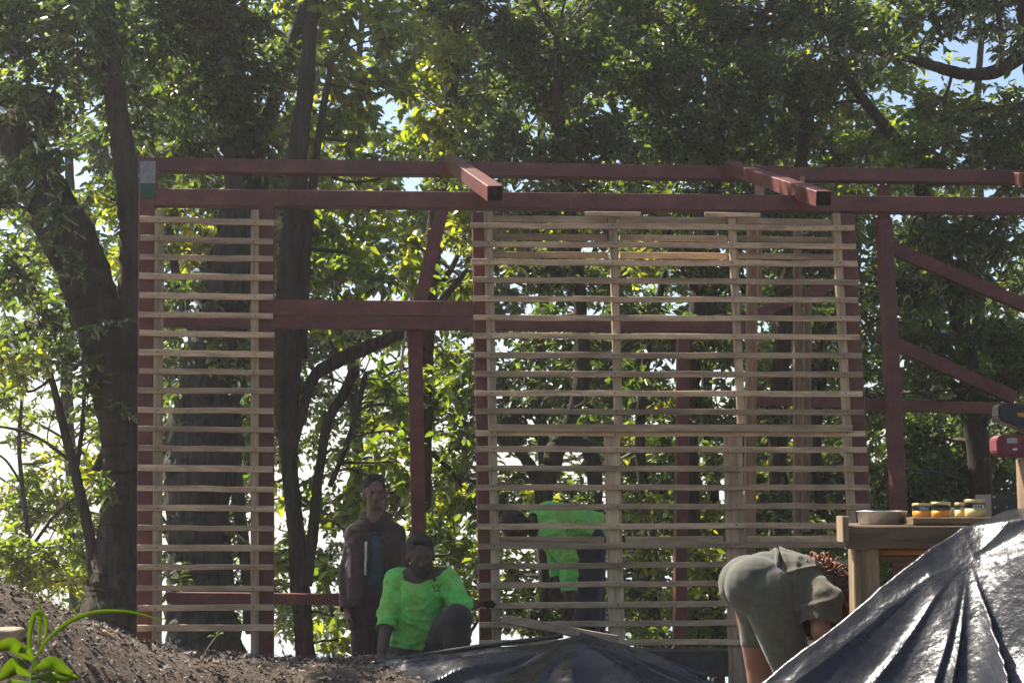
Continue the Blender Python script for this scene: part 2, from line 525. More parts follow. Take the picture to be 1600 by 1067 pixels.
# litter on the berm and the heap
def scatter_litter():
    n = 42000
    X = RNG.uniform(-3.6, 1.6, n); Y = RNG.uniform(5.0, 8.9, n)
    Zs = hgt(X, Y)
    P = np.stack([X, Y, Zs + RNG.uniform(0.002, 0.02, n)], 1)
    a = RNG.uniform(0, 6.28, n)
    D = np.stack([np.cos(a), np.sin(a), RNG.normal(0, .45, n)], 1); D /= np.linalg.norm(D, axis=1)[:, None]
    U = RNG.normal(0, .45, (n, 3)); U[:, 2] += 1
    Sd = np.cross(D, U); Sd /= np.linalg.norm(Sd, axis=1)[:, None]
    L = 0.006 + 0.030 * RNG.random(n) ** 2.4 + np.where(RNG.random(n) < .03, .03, 0); W = L * RNG.uniform(0.25, 0.7, n)
    Nn = np.cross(Sd, D)
    c = (RNG.uniform(-.3, .5, n) * L)[:, None] * Nn
    A = P - D * L[:, None] * .5; B = P + D * L[:, None] * .5
    Lf = P + Sd * W[:, None] * .5 + c; Rt = P - Sd * W[:, None] * .5 + c
    V = np.stack([A, Rt, B, Lf], 1).reshape(-1, 3)
    i = np.arange(n) * 4
    F = np.concatenate([np.stack([i, i + 1, i + 2], 1), np.stack([i, i + 2, i + 3], 1)])
    o = put('leaf_litter', V, F, M['litter'])
    tag(o, 'brown dead leaves and wood chips strewn over the soil', 'leaf litter', kind='stuff')
scatter_litter()

# ------------------------------------------------------------------ steel frame
fr = thing('steel_frame', (0, 10.3, gz(0, 10.3)), 'rust red welded steel frame of posts, beams and sloping rafters', 'frame')
RY = 11.5
def rear(px, py, off=0.0):
    x, y, z = ray(px, py)
    t = (RY + off) / (y - WS * x)
    return Vector((x * t, y * t, CAM_Z + z * t))
_sd = [0]
def member(name, a, b, h, d, m='steel', parent=fr, nrm=None, **kw):
    _sd[0] += 1
    V, F = bar(a, b, h, d, nrm, seed=_sd[0], **kw)
    return put(name, V, F, M[m], parent)
def down(p, q, ground_off=-0.05):
    """prolong p->q to the ground"""
    p, q = Vector(p), Vector(q)
    t = (q - p)
    z0 = gz(q.x, q.y) + ground_off
    if q.z > z0: q = p + t * ((p.z - z0) / (p.z - q.z))
    return q
D1 = 0.13
# posts on the wall plane (pixel of the centre line at top and bottom)
for (x0, y0, x1, y1, w) in ((231.5, 250, 229, 960, .105), (416, 322, 414.5, 990, .105), (750, 334, 762, 985, .105), (1320, 336, 1345, 790, .100)):
    a = wall(x0, y0, D1); b = down(a, wall(x1, y1, D1))
    member('post', a, b, w, .10)
cap_a, cap_b = wall(231.5, 252, D1 - .056), wall(231, 287, D1 - .056)
pc = member('post_cap', cap_a, cap_b, .098, .008, 'zinc'); pc['label'] = 'bare metal plate at the top of the left post'
pl = member('paint_patch', wall(231, 288, D1 - .056), wall(231, 310, D1 - .056), .098, .008, 'green_paint'); pl['label'] = 'dark green patch below the metal plate'
# front top beam, rear top beam, rear middle rail, door lintel, low rail
member('beam', wall(244, 310, D1), wall(1680, 324, D1), .108, .10)
member('beam', rear(200, 258.5), rear(1700, 280), .112, .11)
member('beam', rear(180, 501), rear(900, 508), .100, .10)
member('beam', rear(900, 508.5), rear(1180, 511), .100, .10)
member('lintel', wall(428, 482, D1), wall(738, 484, D1), .100, .10)
member('rail', rear(262, 933), rear(545, 936), .085, .09)
# rear posts
for (x0, y0, x1, y1, w, o_) in ((648, 512, 654, 815, .115, .112), (1381, 344, 1404, 797, .112, 0.112), (1068, 500, 1062, 960, .095, .112)):
    a = rear(x0, y0, o_); b = down(a, rear(x1, y1, o_), -.3)
    member('post', a, b, w, .11)
a = rear(1381, 290, .0); member('post', a, rear(1381, 344, 0.112), .10, .05)
# rafters, open square tube ends
for (n0, f0, yn, yf) in (((774, 303), (702, 252), 8.72, 11.35), ((1287, 311), (1142, 262), 8.95, 11.62), ((1790, 318), (1578, 276), 9.2, 11.85)):
    member('rafter', at(*n0, yn), at(*f0, yf), .100, .100, nrm=(1, 0, 0), hollow=.006)
# diagonal braces on the right bay and behind the slats
for (a_, b_, w, of) in (((1388, 386), (1640, 494), .115, .23), ((1372, 525), (1585, 622), .115, .55), ((1180, 492), (1345, 428), .09, .35), ((1340, 632), (1620, 640), .10, .3), ((1160, 622), (1340, 630), .10, .3), ((693, 318), (656, 474), .11, .2)):
    member('brace', rear(*a_, of), rear(*b_, of), w, .06)
member('hanging_strip', rear(634, 517, -.15), rear(624, 592, -.1), .02, .012, 'stud')
member('stub', rear(1186, 277, -.25), rear(1187, 311, -.25), .075, .04, 'stud')
member('stub', rear(1254, 276, -.35), rear(1253, 292, -.35), .035, .03, 'stud')
ft = member('footing', wall(700, 1034, .16), wall(1400, 1034, .18), .16, .22, 'concrete'); ft['label'] = 'dark footing under the wide slatted panel'

# ------------------------------------------------------------------ slatted panels
LY = [(342.3, 347.7), (372, 377.4), (401.7, 405.7), (431.4, 435), (461, 465), (491, 494), (520, 523.5), (550, 553.6), (580, 582.6), (609.7, 612.3), (639.7, 642), (669.6, 671.6), (700.4, 702.7), (730.8, 734), (761.8, 763.5), (792.9, 795), (824.3, 825.6), (855, 856), (886, 886.4), (918, 919), (950, 949), (981, 981)]
RYs = [(352.4, 357), (381, 386), (409.5, 413), (437, 442), (466.8, 470), (495.9, 498), (524.6, 526), (554.3, 555.6), (584.3, 585.7), (614, 614.7), (643, 644), (676.5, 677.5), (701.4, 702.4), (731, 731.8), (761, 761), (792, 790.5), (822, 820), (854, 850.6), (884.7, 880.5), (914.7, 910), (946, 941), (975.5, 971), (1004.5, 1001)]
pL = thing('slatted_panel', wall(322, 1010), 'narrow slatted panel of pale battens left of the doorway', 'slatted panel')
pR = thing('slatted_panel', wall(1045, 1030), 'wide slatted panel of pale battens right of the doorway', 'slatted panel')
rs = random.Random(5)
for i, (ya, yb) in enumerate(LY):
    xa = 218.5 - 4.2 * (ya - 342) / 600 + rs.uniform(-1.5, 1.0); xb = 428 + rs.uniform(-1.5, 1.5)
    yo = rs.uniform(-.5, .5)
    member('batten', wall(xa, ya + yo), wall(xb, yb + yo + rs.uniform(-.8, .8)), rs.uniform(.034, .040), .022, 'batten', pL, segs=6, jit=.0030, ch=.003)
for i, (ya, yb) in enumerate(RYs):
    k = (ya - 352) / 624
    xa = 735.5 + 13 * k + rs.uniform(-1.2, 1.2); xb = 1335 + 21 * (ya - 357) / 413 + rs.uniform(-2, 2)
    yo = rs.uniform(-.5, .5)
    member('batten', wall(xa, ya + yo), wall(xb, yb + yo + rs.uniform(-1, 1)), rs.uniform(.034, .040), .022, 'batten', pR, segs=11, jit=.0030, ch=.003)
for (x0, y0, x1, y1, w) in ((249.5, 328, 245, 975, .056), (398.4, 329, 398.2, 1000, .050)):
    member('upright', wall(x0, y0, .032), down(wall(x0, y0, .032), wall(x1, y1, .032), 0), w, .038, 'upright', pL, segs=6, jit=.0015)
for (x0, y0, x1, y1, w) in ((762.5, 331, 776, 990, .055), (957.5, 337, 966, 662, .052), (1143.5, 338, 1158, 662, .050), (1306, 334, 1331, 820, .052)):
    b = wall(x1, y1, .032)
    if y1 > 700: b = down(wall(x0, y0, .032), b, 0.1)
    member('upright', wall(x0, y0, .032), b, w, .038, 'upright', pR, segs=6, jit=.0015)
for (x0, y0, x1, y1, w) in ((956, 681, 964, 1010, .098), (1145, 681, 1152, 1010, .118)):
    member('upright', wall(x0, y0, .036), down(wall(x0, y0, .036), wall(x1, y1, .036), 0.1), w, .045, 'upright', pR, segs=4, jit=.001)
# wider board two thirds down, short header pieces, inner battens
member('ledger_board', wall(764, 668.5, -.026), wall(1331, 669.5, -.026), .048, .028, 'batten', pR, segs=8, jit=.001)
member('header_piece', wall(914, 334.5), wall(1001, 335.5), .030, .03, 'batten', pR)
member('header_piece', wall(1101, 335.5), wall(1187, 337), .030, .03, 'batten', pR)
for (x0, y0, x1, y1) in ((768, 342.5, 948, 343.5), (968, 344, 1134, 345), (1152, 345.5, 1300, 348), (768, 370, 948, 371.5), (968, 371.5, 1136, 373), (1152, 373, 1300, 376), (768, 398, 950, 399), (968, 399, 1136, 400.5), (1152, 400, 1300, 402.5), (780, 843, 944, 843), (978, 843, 1130, 842), (1168, 842, 1330, 841)):
    member('inner_batten', wall(x0, y0, .078), wall(x1, y1, .078), .042, .022, 'batten', pR, segs=4, jit=.001)
# nail heads where battens cross uprights
nv, nf = lathe((0, 0, 0), [(.0048, 0), (.0045, .0012), (.002, .0016)], 8)
nail_me = bpy.data.meshes.new('nail'); nail_me.from_pydata([(x, -z, y) for x, y, z in nv], [], nf); nail_me.update()
M['nail'] = simple('dark nail head', (0.03, 0.022, 0.018), 0.5, 0.5, 0.4)
nail_me.materials.append(M['nail'])
for pnl, cols in ((pL, [(249.5, 328, 245, 975), (398.4, 329, 398.2, 1000)]), (pR, [(762.5, 331, 776, 990), (957.5, 337, 966, 1000), (1143.5, 338, 1155, 1000), (1306, 334, 1331, 820)])):
    for bt in [o for o in COL.objects if o.parent == pnl and o.name.startswith('batten')]:
        co = np.zeros(len(bt.data.vertices) * 3, np.float32); bt.data.vertices.foreach_get('co', co); co = co.reshape(-1, 3)
        for (x0, y0, x1, y1) in cols:
            wc = WLOC[bt.name]
            X_ = wall((x0 + x1) / 2, 0).x
            d_ = np.abs(co[:, 0] + wc.x - X_)
            zc = co[d_ < .16][:, 2].mean() if (d_ < .16).any() else 0
            t_ = (y0 + (y1 - y0) * .5)
            k_ = (wall(x0, y0).z - (wc.z + zc)) / max(.01, wall(x0, y0).z - wall(x1, y1).z)
            Xn = wall(x0, y0).x + (wall(x1, y1).x - wall(x0, y0).x) * k_ + random.uniform(-.008, .008)
            if k_ < -.02 or k_ > 1.3: continue
            p = Vector((Xn, WY + WS * Xn - .0115, wc.z + float(zc) + random.uniform(-.006, .006)))
            link('nail', nail_me, p, None, bt)
# brown studs standing behind the wide panel
for (x0, y0, x1, y1, w, of) in ((1176, 352, 1170, 1000, .075, .55), (1186, 352, 1186, 470, .03, .50), (1246, 352, 1246, 990, .055, .6), (1262, 470, 1258, 830, .05, .65)):
    member('stud', wall(x0, y0, of), wall(x1, y1, of), w, .045, 'stud', pR, segs=3, jit=.001)

# ------------------------------------------------------------------ trees
def leaf_cloud(P, D, Nn, L, W):
    Sd = np.cross(D, Nn); Sd /= np.linalg.norm(Sd, axis=1)[:, None] + 1e-9
    Nn = np.cross(Sd, D)
    n = len(P)
    L = L[:, None]; W = W[:, None]
    fold = 0.22
    base = P; tip = P + D * L - Nn * L * 0.12
    cv = np.random.default_rng(n).uniform(-.25, .45, n)[:, None] * L
    tip = tip - Nn * cv * .5
    V = np.stack([base, P + D * L * .30 + Sd * W * .48 + Nn * W * fold, P + D * L * .68 + Sd * W * .38 + Nn * W * fold * .7 - Nn * L * .04, tip,
                  P + D * L * .68 - Sd * W * .38 + Nn * W * fold * .7 - Nn * L * .04, P + D * L * .30 - Sd * W * .48 + Nn * W * fold], 1).reshape(-1, 3)
    i = np.arange(n) * 6
    F = np.concatenate([np.stack([i, i + 1, i + 2, i + 3], 1), np.stack([i, i + 3, i + 4, i + 5], 1)])
    return V, F
def unit(a): return a / (np.linalg.norm(a, axis=1)[:, None] + 1e-9)
def make_twigs(c, r, n_tw, rng, leaf_len, asp, per=9, squash=0.85):
    """leaves and thin twig rods in one uneven clump"""
    ns = max(3, int(4 + r * 7))
    sub = unit(rng.normal(size=(ns, 3))) * (rng.uniform(0.25, 0.95, ns) * r)[:, None]
    pick = rng.integers(0, ns, n_tw)
    p = sub[pick] + rng.normal(size=(n_tw, 3)) * r * 0.26
    p[:, 2] *= squash
    d = unit(p / r * 0.9 + rng.normal(size=(n_tw, 3)) * 0.6 + np.array([0, -0.1, 0.05]))
    tl = rng.uniform(0.18, 0.42, n_tw) * (leaf_len / 0.1) ** 0.5
    p0 = c + p - d * (tl * 0.5)[:, None]
    k = np.tile(np.arange(per), n_tw)
    idx = np.repeat(np.arange(n_tw), per)
    frac = (k + rng.uniform(0, .6, len(k))) / per
    droop = np.array([0, 0, -1.0])
    P = p0[idx] + d[idx] * (frac * tl[idx])[:, None] + droop * (0.12 * frac ** 2 * tl[idx])[:, None]
    up = np.tile(np.array([0, 0, 1.0]), (len(k), 1))
    side = unit(np.cross(d[idx], up) + rng.normal(size=(len(k), 3)) * .15)
    sg = np.where(k % 2 == 0, 1.0, -1.0)[:, None]
    D = unit(d[idx] * rng.uniform(.2, .8, len(k))[:, None] + side * sg * .8 + rng.normal(size=(len(k), 3)) * .35 + droop * .28)
    Nn = unit(up + rng.normal(size=(len(k), 3)) * .55)
    L = leaf_len * rng.uniform(.65, 1.3, len(k)); W = L * asp * rng.uniform(.8, 1.2, len(k))
    lv = (P, D, Nn, L, W)
    e = p0 + d * tl[:, None] + droop * (0.12 * tl)[:, None]
    return lv, (p0, e)
def rods(A, B, ra, rb):
    n = len(A)
    T = unit(B - A)
    ref = np.tile(np.array([0.3, 0.2, 0.93]), (n, 1))
    a = unit(np.cross(T, ref)); b = np.cross(T, a)
    V = []
    for q, rr in ((A, ra), (B, rb)):
        for j in range(3):
            th = j * 2.0944
            V.append(q + (a * math.cos(th) + b * math.sin(th)) * (rr[:, None] if isinstance(rr, np.ndarray) else rr))
    V = np.stack(V, 1).reshape(-1, 3)
    i = np.arange(n) * 6
    F = np.concatenate([np.stack([i + j, i + (j + 1) % 3, i + 3 + (j + 1) % 3, i + 3 + j], 1) for j in range(3)])
    return V, F
TREE_SEED = [100]
def tree(name, label, Y, stems, blobs, bk='bark', lf='leaf_mid', leaf=0.10, asp=0.5, dens=1.0, rough=0.10, group=None, over=()):
    TREE_SEED[0] += 1
    rng = np.random.default_rng(TREE_SEED[0])
    skel = []
    root = None
    for si, st in enumerate(stems):
        pts, rad = [], []
        for q in st:
            yy = Y + (q[3] if len(q) > 3 else 0)
            pts.append(at(q[0], q[1], yy)); rad.append(q[2] / 2 / (F_PX / yy))
        if si == 0:
            p = pts[0]
            z0 = gz(p.x, p.y) - 0.15
            if p.z > z0 + .05:
                dirr = (pts[0] - pts[1]); dirr = dirr / max(1e-6, -dirr.z) if dirr.z < 0 else Vector((0, 0, -1))
                ext = p + Vector((max(-.25, min(.25, dirr.x)), 0, -1)) * (p.z - z0)
                pts.insert(0, ext); rad.insert(0, rad[0] * 1.25)
            root = thing(name, (pts[0].x, pts[0].y, pts[0].z + .15), label, 'tree', group)
        path = catmull(pts, 16 if max(rad) > .09 else 8)
        rr = np.interp(np.linspace(0, len(rad) - 1, len(path)), np.arange(len(rad)), rad)
        rr[-1] = max(.004, rr[-1] * .6)
        path[1:-1] += rng.normal(size=(len(path) - 2, 3)) * (rr[1:-1] * .05)[:, None]
        n = 30 if rr.max() > .09 else 10
        V, F = tube(path, rr, n, 0.0, TREE_SEED[0] * 7 + si)
        cen = np.repeat(path, n, axis=0); dv = V - cen
        Q = V * np.array([1, 1, .16])
        k_ = .10 * fnoise(V, .9, si + 3) + .13 * (np.abs(fnoise(Q, 7, si + 5)) - .4) + .06 * fnoise(Q, 16, si + 6) + .03 * fnoise(V, 20, si + 7)
        V = cen + dv * (1 + (k_ if n == 30 else k_ * .7))[:, None]
        put('trunk' if si == 0 else 'limb', V, F, M[bk], root, True)
        skel += [(path[i], rr[i]) for i in range(2, len(path))]
    blobs = list(blobs) + [(x, y, r_, .85, d_) for (x, y, r_, d_) in over]  # over: unseen crown clumps added above the frame to shade the wall
    SP_ = np.array([s[0] for s in skel]); SR = np.array([s[1] for s in skel])
    LV, A, B, ra, rb = [], [], [], [], []
    crowns = {}
    for bl in blobs:
        px, py, rp = bl[:3]
        dm = bl[3] if len(bl) > 3 else 1.0
        dy = bl[4] if len(bl) > 4 and bl[4] is not None else rng.uniform(-.9, .9)
        lm = bl[5] if len(bl) > 5 else lf
        yy = Y + dy
        if px > 200 and py > 60: yy = max(yy, (12.15 + rp / 190) + .09 * (px - 800) / 190)
        c = np.array(at(px, py, yy)); r = rp / (F_PX / yy)
        leaf_ = leaf * (1.8 if py < -65 else 1)
        nl = 2.6 * math.pi * r * r / (leaf_ * leaf_ * asp * .62) * dens * dm
        per = 11
        ntw = max(3, int(nl / per))
        lv, (t0, t1) = make_twigs(c, r, ntw, rng, leaf_, asp, per)
        crowns.setdefault(lm, []).append(lv)
        # branch from the skeleton to the clump, then boughs to the twigs
        dist = np.linalg.norm(SP_ - c, axis=1) + np.maximum(0, SP_[:, 2] - c[2]) * 1.2
        j = int(np.argmin(dist))
        s = SP_[j]
        nseg = 7
        mid = (s + c) / 2 + rng.normal(size=3) * .20 * np.linalg.norm(c - s) + np.array([0, 0, .05])
        ts = np.linspace(0, 1, nseg + 1)[:, None]
        path = (1 - ts) ** 2 * s + 2 * ts * (1 - ts) * mid + ts ** 2 * c
        r0 = min(SR[j] * .6, .028, .010 + .022 * np.linalg.norm(c - s)); rads = np.linspace(r0, .010, nseg + 1)
        A.append(path[:-1]); B.append(path[1:]); ra.append(rads[:-1]); rb.append(rads[1:])
        nb = max(4, int(ntw * .25))
        pk = rng.integers(0, ntw, nb)
        st = path[rng.integers(max(1, nseg - 2), nseg + 1, nb)]
        A.append(st); B.append(t0[pk]); ra.append(np.full(nb, .007)); rb.append(np.full(nb, .003))
        A.append(t0); B.append(t1); ra.append(np.full(ntw, .0032)); rb.append(np.full(ntw, .0014))
    if A:
        V, F = rods(np.concatenate(A), np.concatenate(B), np.concatenate(ra), np.concatenate(rb))
        tag(put('branches', V, F, M['twig'], root), kind='stuff')
    for lm, lst in crowns.items():
        arr = [np.concatenate([l[i] for l in lst]) for i in range(5)]
        V, F = leaf_cloud(*arr)
        tag(put('crown', V, F, M[lm], root), kind='stuff')
    return root
Yl, Dk, Md = 'leaf_yellow_glow', 'leaf_dark', 'leaf_mid'

tree('leaning_tree', 'massive dark trunk leaning left beside the narrow slatted panel', 11.0,
     [[(176, 985, 112), (180, 930, 92), (186, 850, 70), (190, 760, 56), (184, 660, 60), (170, 560, 66), (144, 470, 74), (108, 380, 80), (68, 300, 74), (20, 210, 62), (-60, 110, 60), (-140, 0, 45)],
      [(188, 690, 44), (200, 560, 44), (206, 430, 40), (200, 300, 38), (180, 150, 34), (165, 20, 30), (160, -90, 22)],
      [(150, 915, 24), (140, 840, 18), (118, 740, 16), (95, 650, 13), (78, 580, 10), (60, 500, 8)],
      [(120, 730, 8), (130, 650, 7), (131, 570, 6), (128, 500, 4)],
      [(150, 735, 14), (165, 700, 14), (183, 665, 12)],
      [(110, 720, 6), (70, 690, 5), (30, 672, 5), (-20, 664, 4)]],
     [(40, 40, 85, 1.1), (130, 50, 85, 1.1), (10, 150, 60, .7), (80, 170, 70, .9), (160, 150, 70, .8), (225, 70, 80, 1.1), (230, 180, 60, .9), (60, 100, 60), (190, 330, 34, .9, .5, Yl), (195, 395, 34, 1, .5, Yl), (185, 290, 40, .8, .6),
      (20, 310, 60, .9, -.5), (30, 420, 60, .9, -.4), (60, 240, 50, .9, -.6), (90, 330, 34, .7, -.7), (15, 240, 50, .8, .6), (70, 480, 60, 1.0, .8), (25, 570, 48, 1.0, None, Yl), (90, 560, 52, 1.1), (140, 600, 36, .8), (45, 520, 50, .9), (150, 510, 24, .8, -.55), (118, 410, 28, .8, -.65), (186, 640, 18, .8, -.4), (90, 330, 30, .8, -.7), (170, 760, 14, .7, -.3)],
     'bark', Dk, .085, .48, 1.15, .13, over=[(-33, -296, 80, 1.3), (-188, -249, 106, -0.2), (-2, -208, 76, 0.4), (49, -267, 100, -0.1), (-109, -390, 93, 1.4), (11, -151, 88, 1.1), (-155, -325, 99, 1.1), (-47, -398, 84, 0.0), (-94, -139, 82, 1.4)])
tree('young_tree', 'thin stemmed leafy young tree in front of bright sky at the left edge', 12.6,
     [[(55, 1010, 12), (50, 900, 10), (40, 800, 8), (30, 700, 7), (36, 600, 5)],
      [(45, 860, 6), (90, 800, 5), (130, 770, 4)], [(36, 760, 5), (10, 720, 4), (-20, 700, 3)]],
     [(30, 760, 46, .45), (80, 720, 36, .5, None, Yl), (60, 800, 48, .6), (110, 790, 44, .7), (140, 730, 32, .6, None, Yl), (20, 860, 44, .7), (85, 855, 46, .8), (130, 850, 38, .8), (55, 895, 42, .9, None, Yl), (120, 900, 40, .9, None, Yl), (30, 680, 34, .35), (150, 680, 22, .5), (5, 620, 34, .6), (170, 820, 30, .7), (15, 800, 30, .4)],
     'bark_grey', Md, .085, .42, 1.5)
tree('thick_trunked_tree', 'stout grey barked tree rising behind the narrow slatted panel', 12.6,
     [[(318, 985, 118), (314, 900, 100), (308, 800, 100), (312, 700, 108), (326, 600, 104), (350, 480, 82), (374, 380, 74), (384, 290, 68), (366, 180, 66), (342, 80, 66), (322, -20, 60), (310, -120, 50)],
      [(372, 700, 22), (352, 610, 20), (310, 540, 18), (285, 470, 16), (270, 400, 14), (262, 330, 12)],
      [(350, 560, 22), (366, 640, 20), (368, 730, 20), (378, 830, 20), (388, 910, 22), (392, 990, 26)],
      [(380, 310, 28), (420, 180, 24), (455, 80, 26), (480, 10, 22), (500, -60, 18)]],
     [(290, 30, 95, 1.2), (380, 40, 80, 1.2), (270, 130, 80, 1.2), (350, 150, 80, 1.1), (410, 130, 60, .8), (420, 230, 50, .8), (300, 225, 60, 1.1), (345, 275, 50), (280, 330, 50, .9, None, Yl), (360, 390, 42, .9, None, Yl), (300, 395, 48, 1, None, Yl), (290, 455, 44, .8), (360, 470, 50, .9), (280, 540, 40, .7), (370, 560, 44, 1.1), (290, 620, 40, .8), (385, 640, 36, .9), (375, 760, 26, .5), (380, 860, 28, .5, None, Yl), (290, 900, 22, .4), (350, 930, 26, .5), (365, 975, 22, .4)],
     'bark_grey', Dk, .09, .5, 1.1, .12, over=[(429, -410, 88, 0.6), (138, -277, 107, -0.2), (333, -386, 95, 1.4), (199, -427, 78, 0.7), (136, -399, 92, 1.4), (273, -287, 97, -0.2), (327, -368, 96, 1.5), (148, -230, 96, -0.1), (221, -72, 110, -0.2)])
tree('twin_stemmed_tree', 'slender tree with dark twin stems in the doorway', 12.0,
     [[(476, 1005, 30), (470, 930, 30), (462, 830, 25), (452, 720, 26), (448, 610, 42), (452, 480, 46), (458, 350, 36), (468, 220, 30), (482, 90, 24), (492, -20, 20)],
      [(478, 915, 20), (490, 820, 17), (500, 730, 15), (512, 660, 15), (535, 618, 16), (556, 575, 17)],
      [(458, 700, 14), (474, 640, 15), (490, 590, 18), (530, 562, 24), (580, 540, 22), (630, 518, 18), (690, 470, 12), (730, 420, 9)],
      [(515, 760, 9), (540, 700, 9), (558, 640, 9), (572, 580, 8)],
      [(470, 560, 20), (476, 430, 18), (486, 320, 14), (500, 200, 12), (520, 90, 10)]],
     [(480, 30, 70, .9, None, Yl), (560, 30, 80, 1, None, Yl), (620, 60, 60, .8), (530, 120, 70, .9, None, Yl), (600, 150, 66, .9), (490, 180, 50, .8, None, Yl), (560, 220, 60, 1.0), (510, 260, 50), (610, 270, 44, .8), (510, 350, 50, 1.0), (580, 330, 46, .9, None, Yl), (560, 400, 56, 1.1), (500, 430, 50, 1.1), (610, 430, 50), (640, 380, 40, 1.0, None, Yl), (540, 470, 40), (520, 545, 30, .7, None, Yl), (590, 600, 40, .9), (620, 640, 44, 1), (600, 690, 44, 1.0), (540, 690, 26, .4), (560, 740, 34, .7), (500, 770, 30, .5), (530, 820, 30, .6, None, Yl), (620, 720, 40, .9), (505, 650, 24, .4), (445, 770, 24, .5), (500, 900, 28, .5), (440, 880, 24, .5, None, Yl), (510, 960, 30, .5), (530, 1000, 24, .6, None, Yl)],
     'bark', Md, .12, .58, 1.0, .10, over=[(590, -88, 83, 0.8), (365, -298, 99, 0.8), (613, -399, 87, 1.3), (549, -268, 89, 1.6), (545, -423, 103, 0.3), (497, -353, 91, 0.2), (380, -203, 79, 1.2), (359, -149, 103, 0.6), (591, -341, 101, 0.5)])
tree('bushy_tree', 'dense leafy tree behind the red post in the doorway', 13.2,
     [[(668, 1000, 26), (664, 850, 24), (662, 700, 24), (664, 560, 26), (668, 470, 30), (677, 380, 30), (688, 300, 27), (702, 190, 22), (712, 60, 16)],
      [(668, 480, 12), (700, 430, 10), (725, 380, 8)], [(664, 700, 9), (700, 730, 8), (730, 770, 6)]],
     [(650, 130, 60, .8, None, Yl), (700, 90, 60, .8, None, Yl), (690, 180, 60, .9, None, Yl), (740, 150, 56, .8), (650, 230, 46, .8), (700, 260, 50, .9), (720, 370, 44, 1, None, Yl), (720, 440, 38, .9), (690, 550, 44, 1.1), (720, 600, 44, 1.0), (690, 640, 46, 1.2), (720, 690, 40, 1.1), (690, 730, 40, .9), (715, 780, 34, .8, None, Yl), (690, 820, 40, .9), (720, 860, 34, .9), (700, 910, 40, 1.0, None, Yl), (640, 780, 30, .7), (610, 820, 26, .6), (735, 960, 26, .7, None, Yl), (630, 590, 36, .9)],
     'bark_red', Md, .09, .5, 1.05, over=[(629, -83, 89, 0.3), (842, -297, 98, -0.1), (837, -337, 77, 1.6), (609, -89, 110, 0.8), (554, -408, 82, 0.4), (758, -82, 87, -0.1), (741, -381, 78, 0.7), (787, -406, 91, 1.0), (810, -292, 106, -0.1)])
tree('forked_tree', 'dark forked tree seen through the left half of the wide slatted panel', 13.0,
     [[(858, 1010, 30), (856, 900, 30), (848, 800, 30), (862, 720, 34), (892, 660, 28), (910, 580, 24), (905, 460, 22), (890, 330, 20), (875, 200, 18), (870, 60, 14)],
      [(852, 790, 20), (830, 730, 18), (800, 690, 14), (780, 640, 10)], [(880, 690, 22), (918, 700, 24), (930, 760, 24), (925, 860, 24), (928, 1000, 28)]],
     [(760, 40, 80, 1.2), (830, 60, 80, 1.2), (790, 130, 70, 1.1), (860, 150, 80, 1.3), (920, 90, 80, 1.3), (800, 220, 60, 1.1), (870, 240, 66, 1.2), (940, 210, 70, 1.3), (830, 340, 50, 1), (900, 340, 50, 1, None, Yl), (810, 410, 46, .9, None, Yl), (870, 430, 50, 1), (930, 430, 50, 1), (850, 500, 40, .9), (910, 530, 40, 1), (820, 560, 40, .8), (880, 600, 44, .9), (930, 620, 40, 1), (810, 640, 30, .5), (900, 720, 36, .6), (800, 740, 30, .6), (850, 770, 34, .7, None, Yl), (910, 780, 30, .6), (800, 890, 38, .9, None, Yl), (850, 900, 34, .7, None, Yl), (800, 950, 34, .8), (870, 960, 40, .8), (920, 940, 30, .7), (820, 990, 30, .8, None, Yl), (920, 990, 36, .8)],
     'bark', Dk, .085, .5, 1.05, over=[(953, -152, 106, 0.6), (744, -413, 94, -0.1), (924, -400, 102, 0.0), (714, -367, 91, 0.7), (842, -368, 92, 1.5), (892, -91, 76, 1.6), (1012, -234, 93, 0.7), (1019, -406, 97, 0.7), (812, -169, 100, -0.2)])
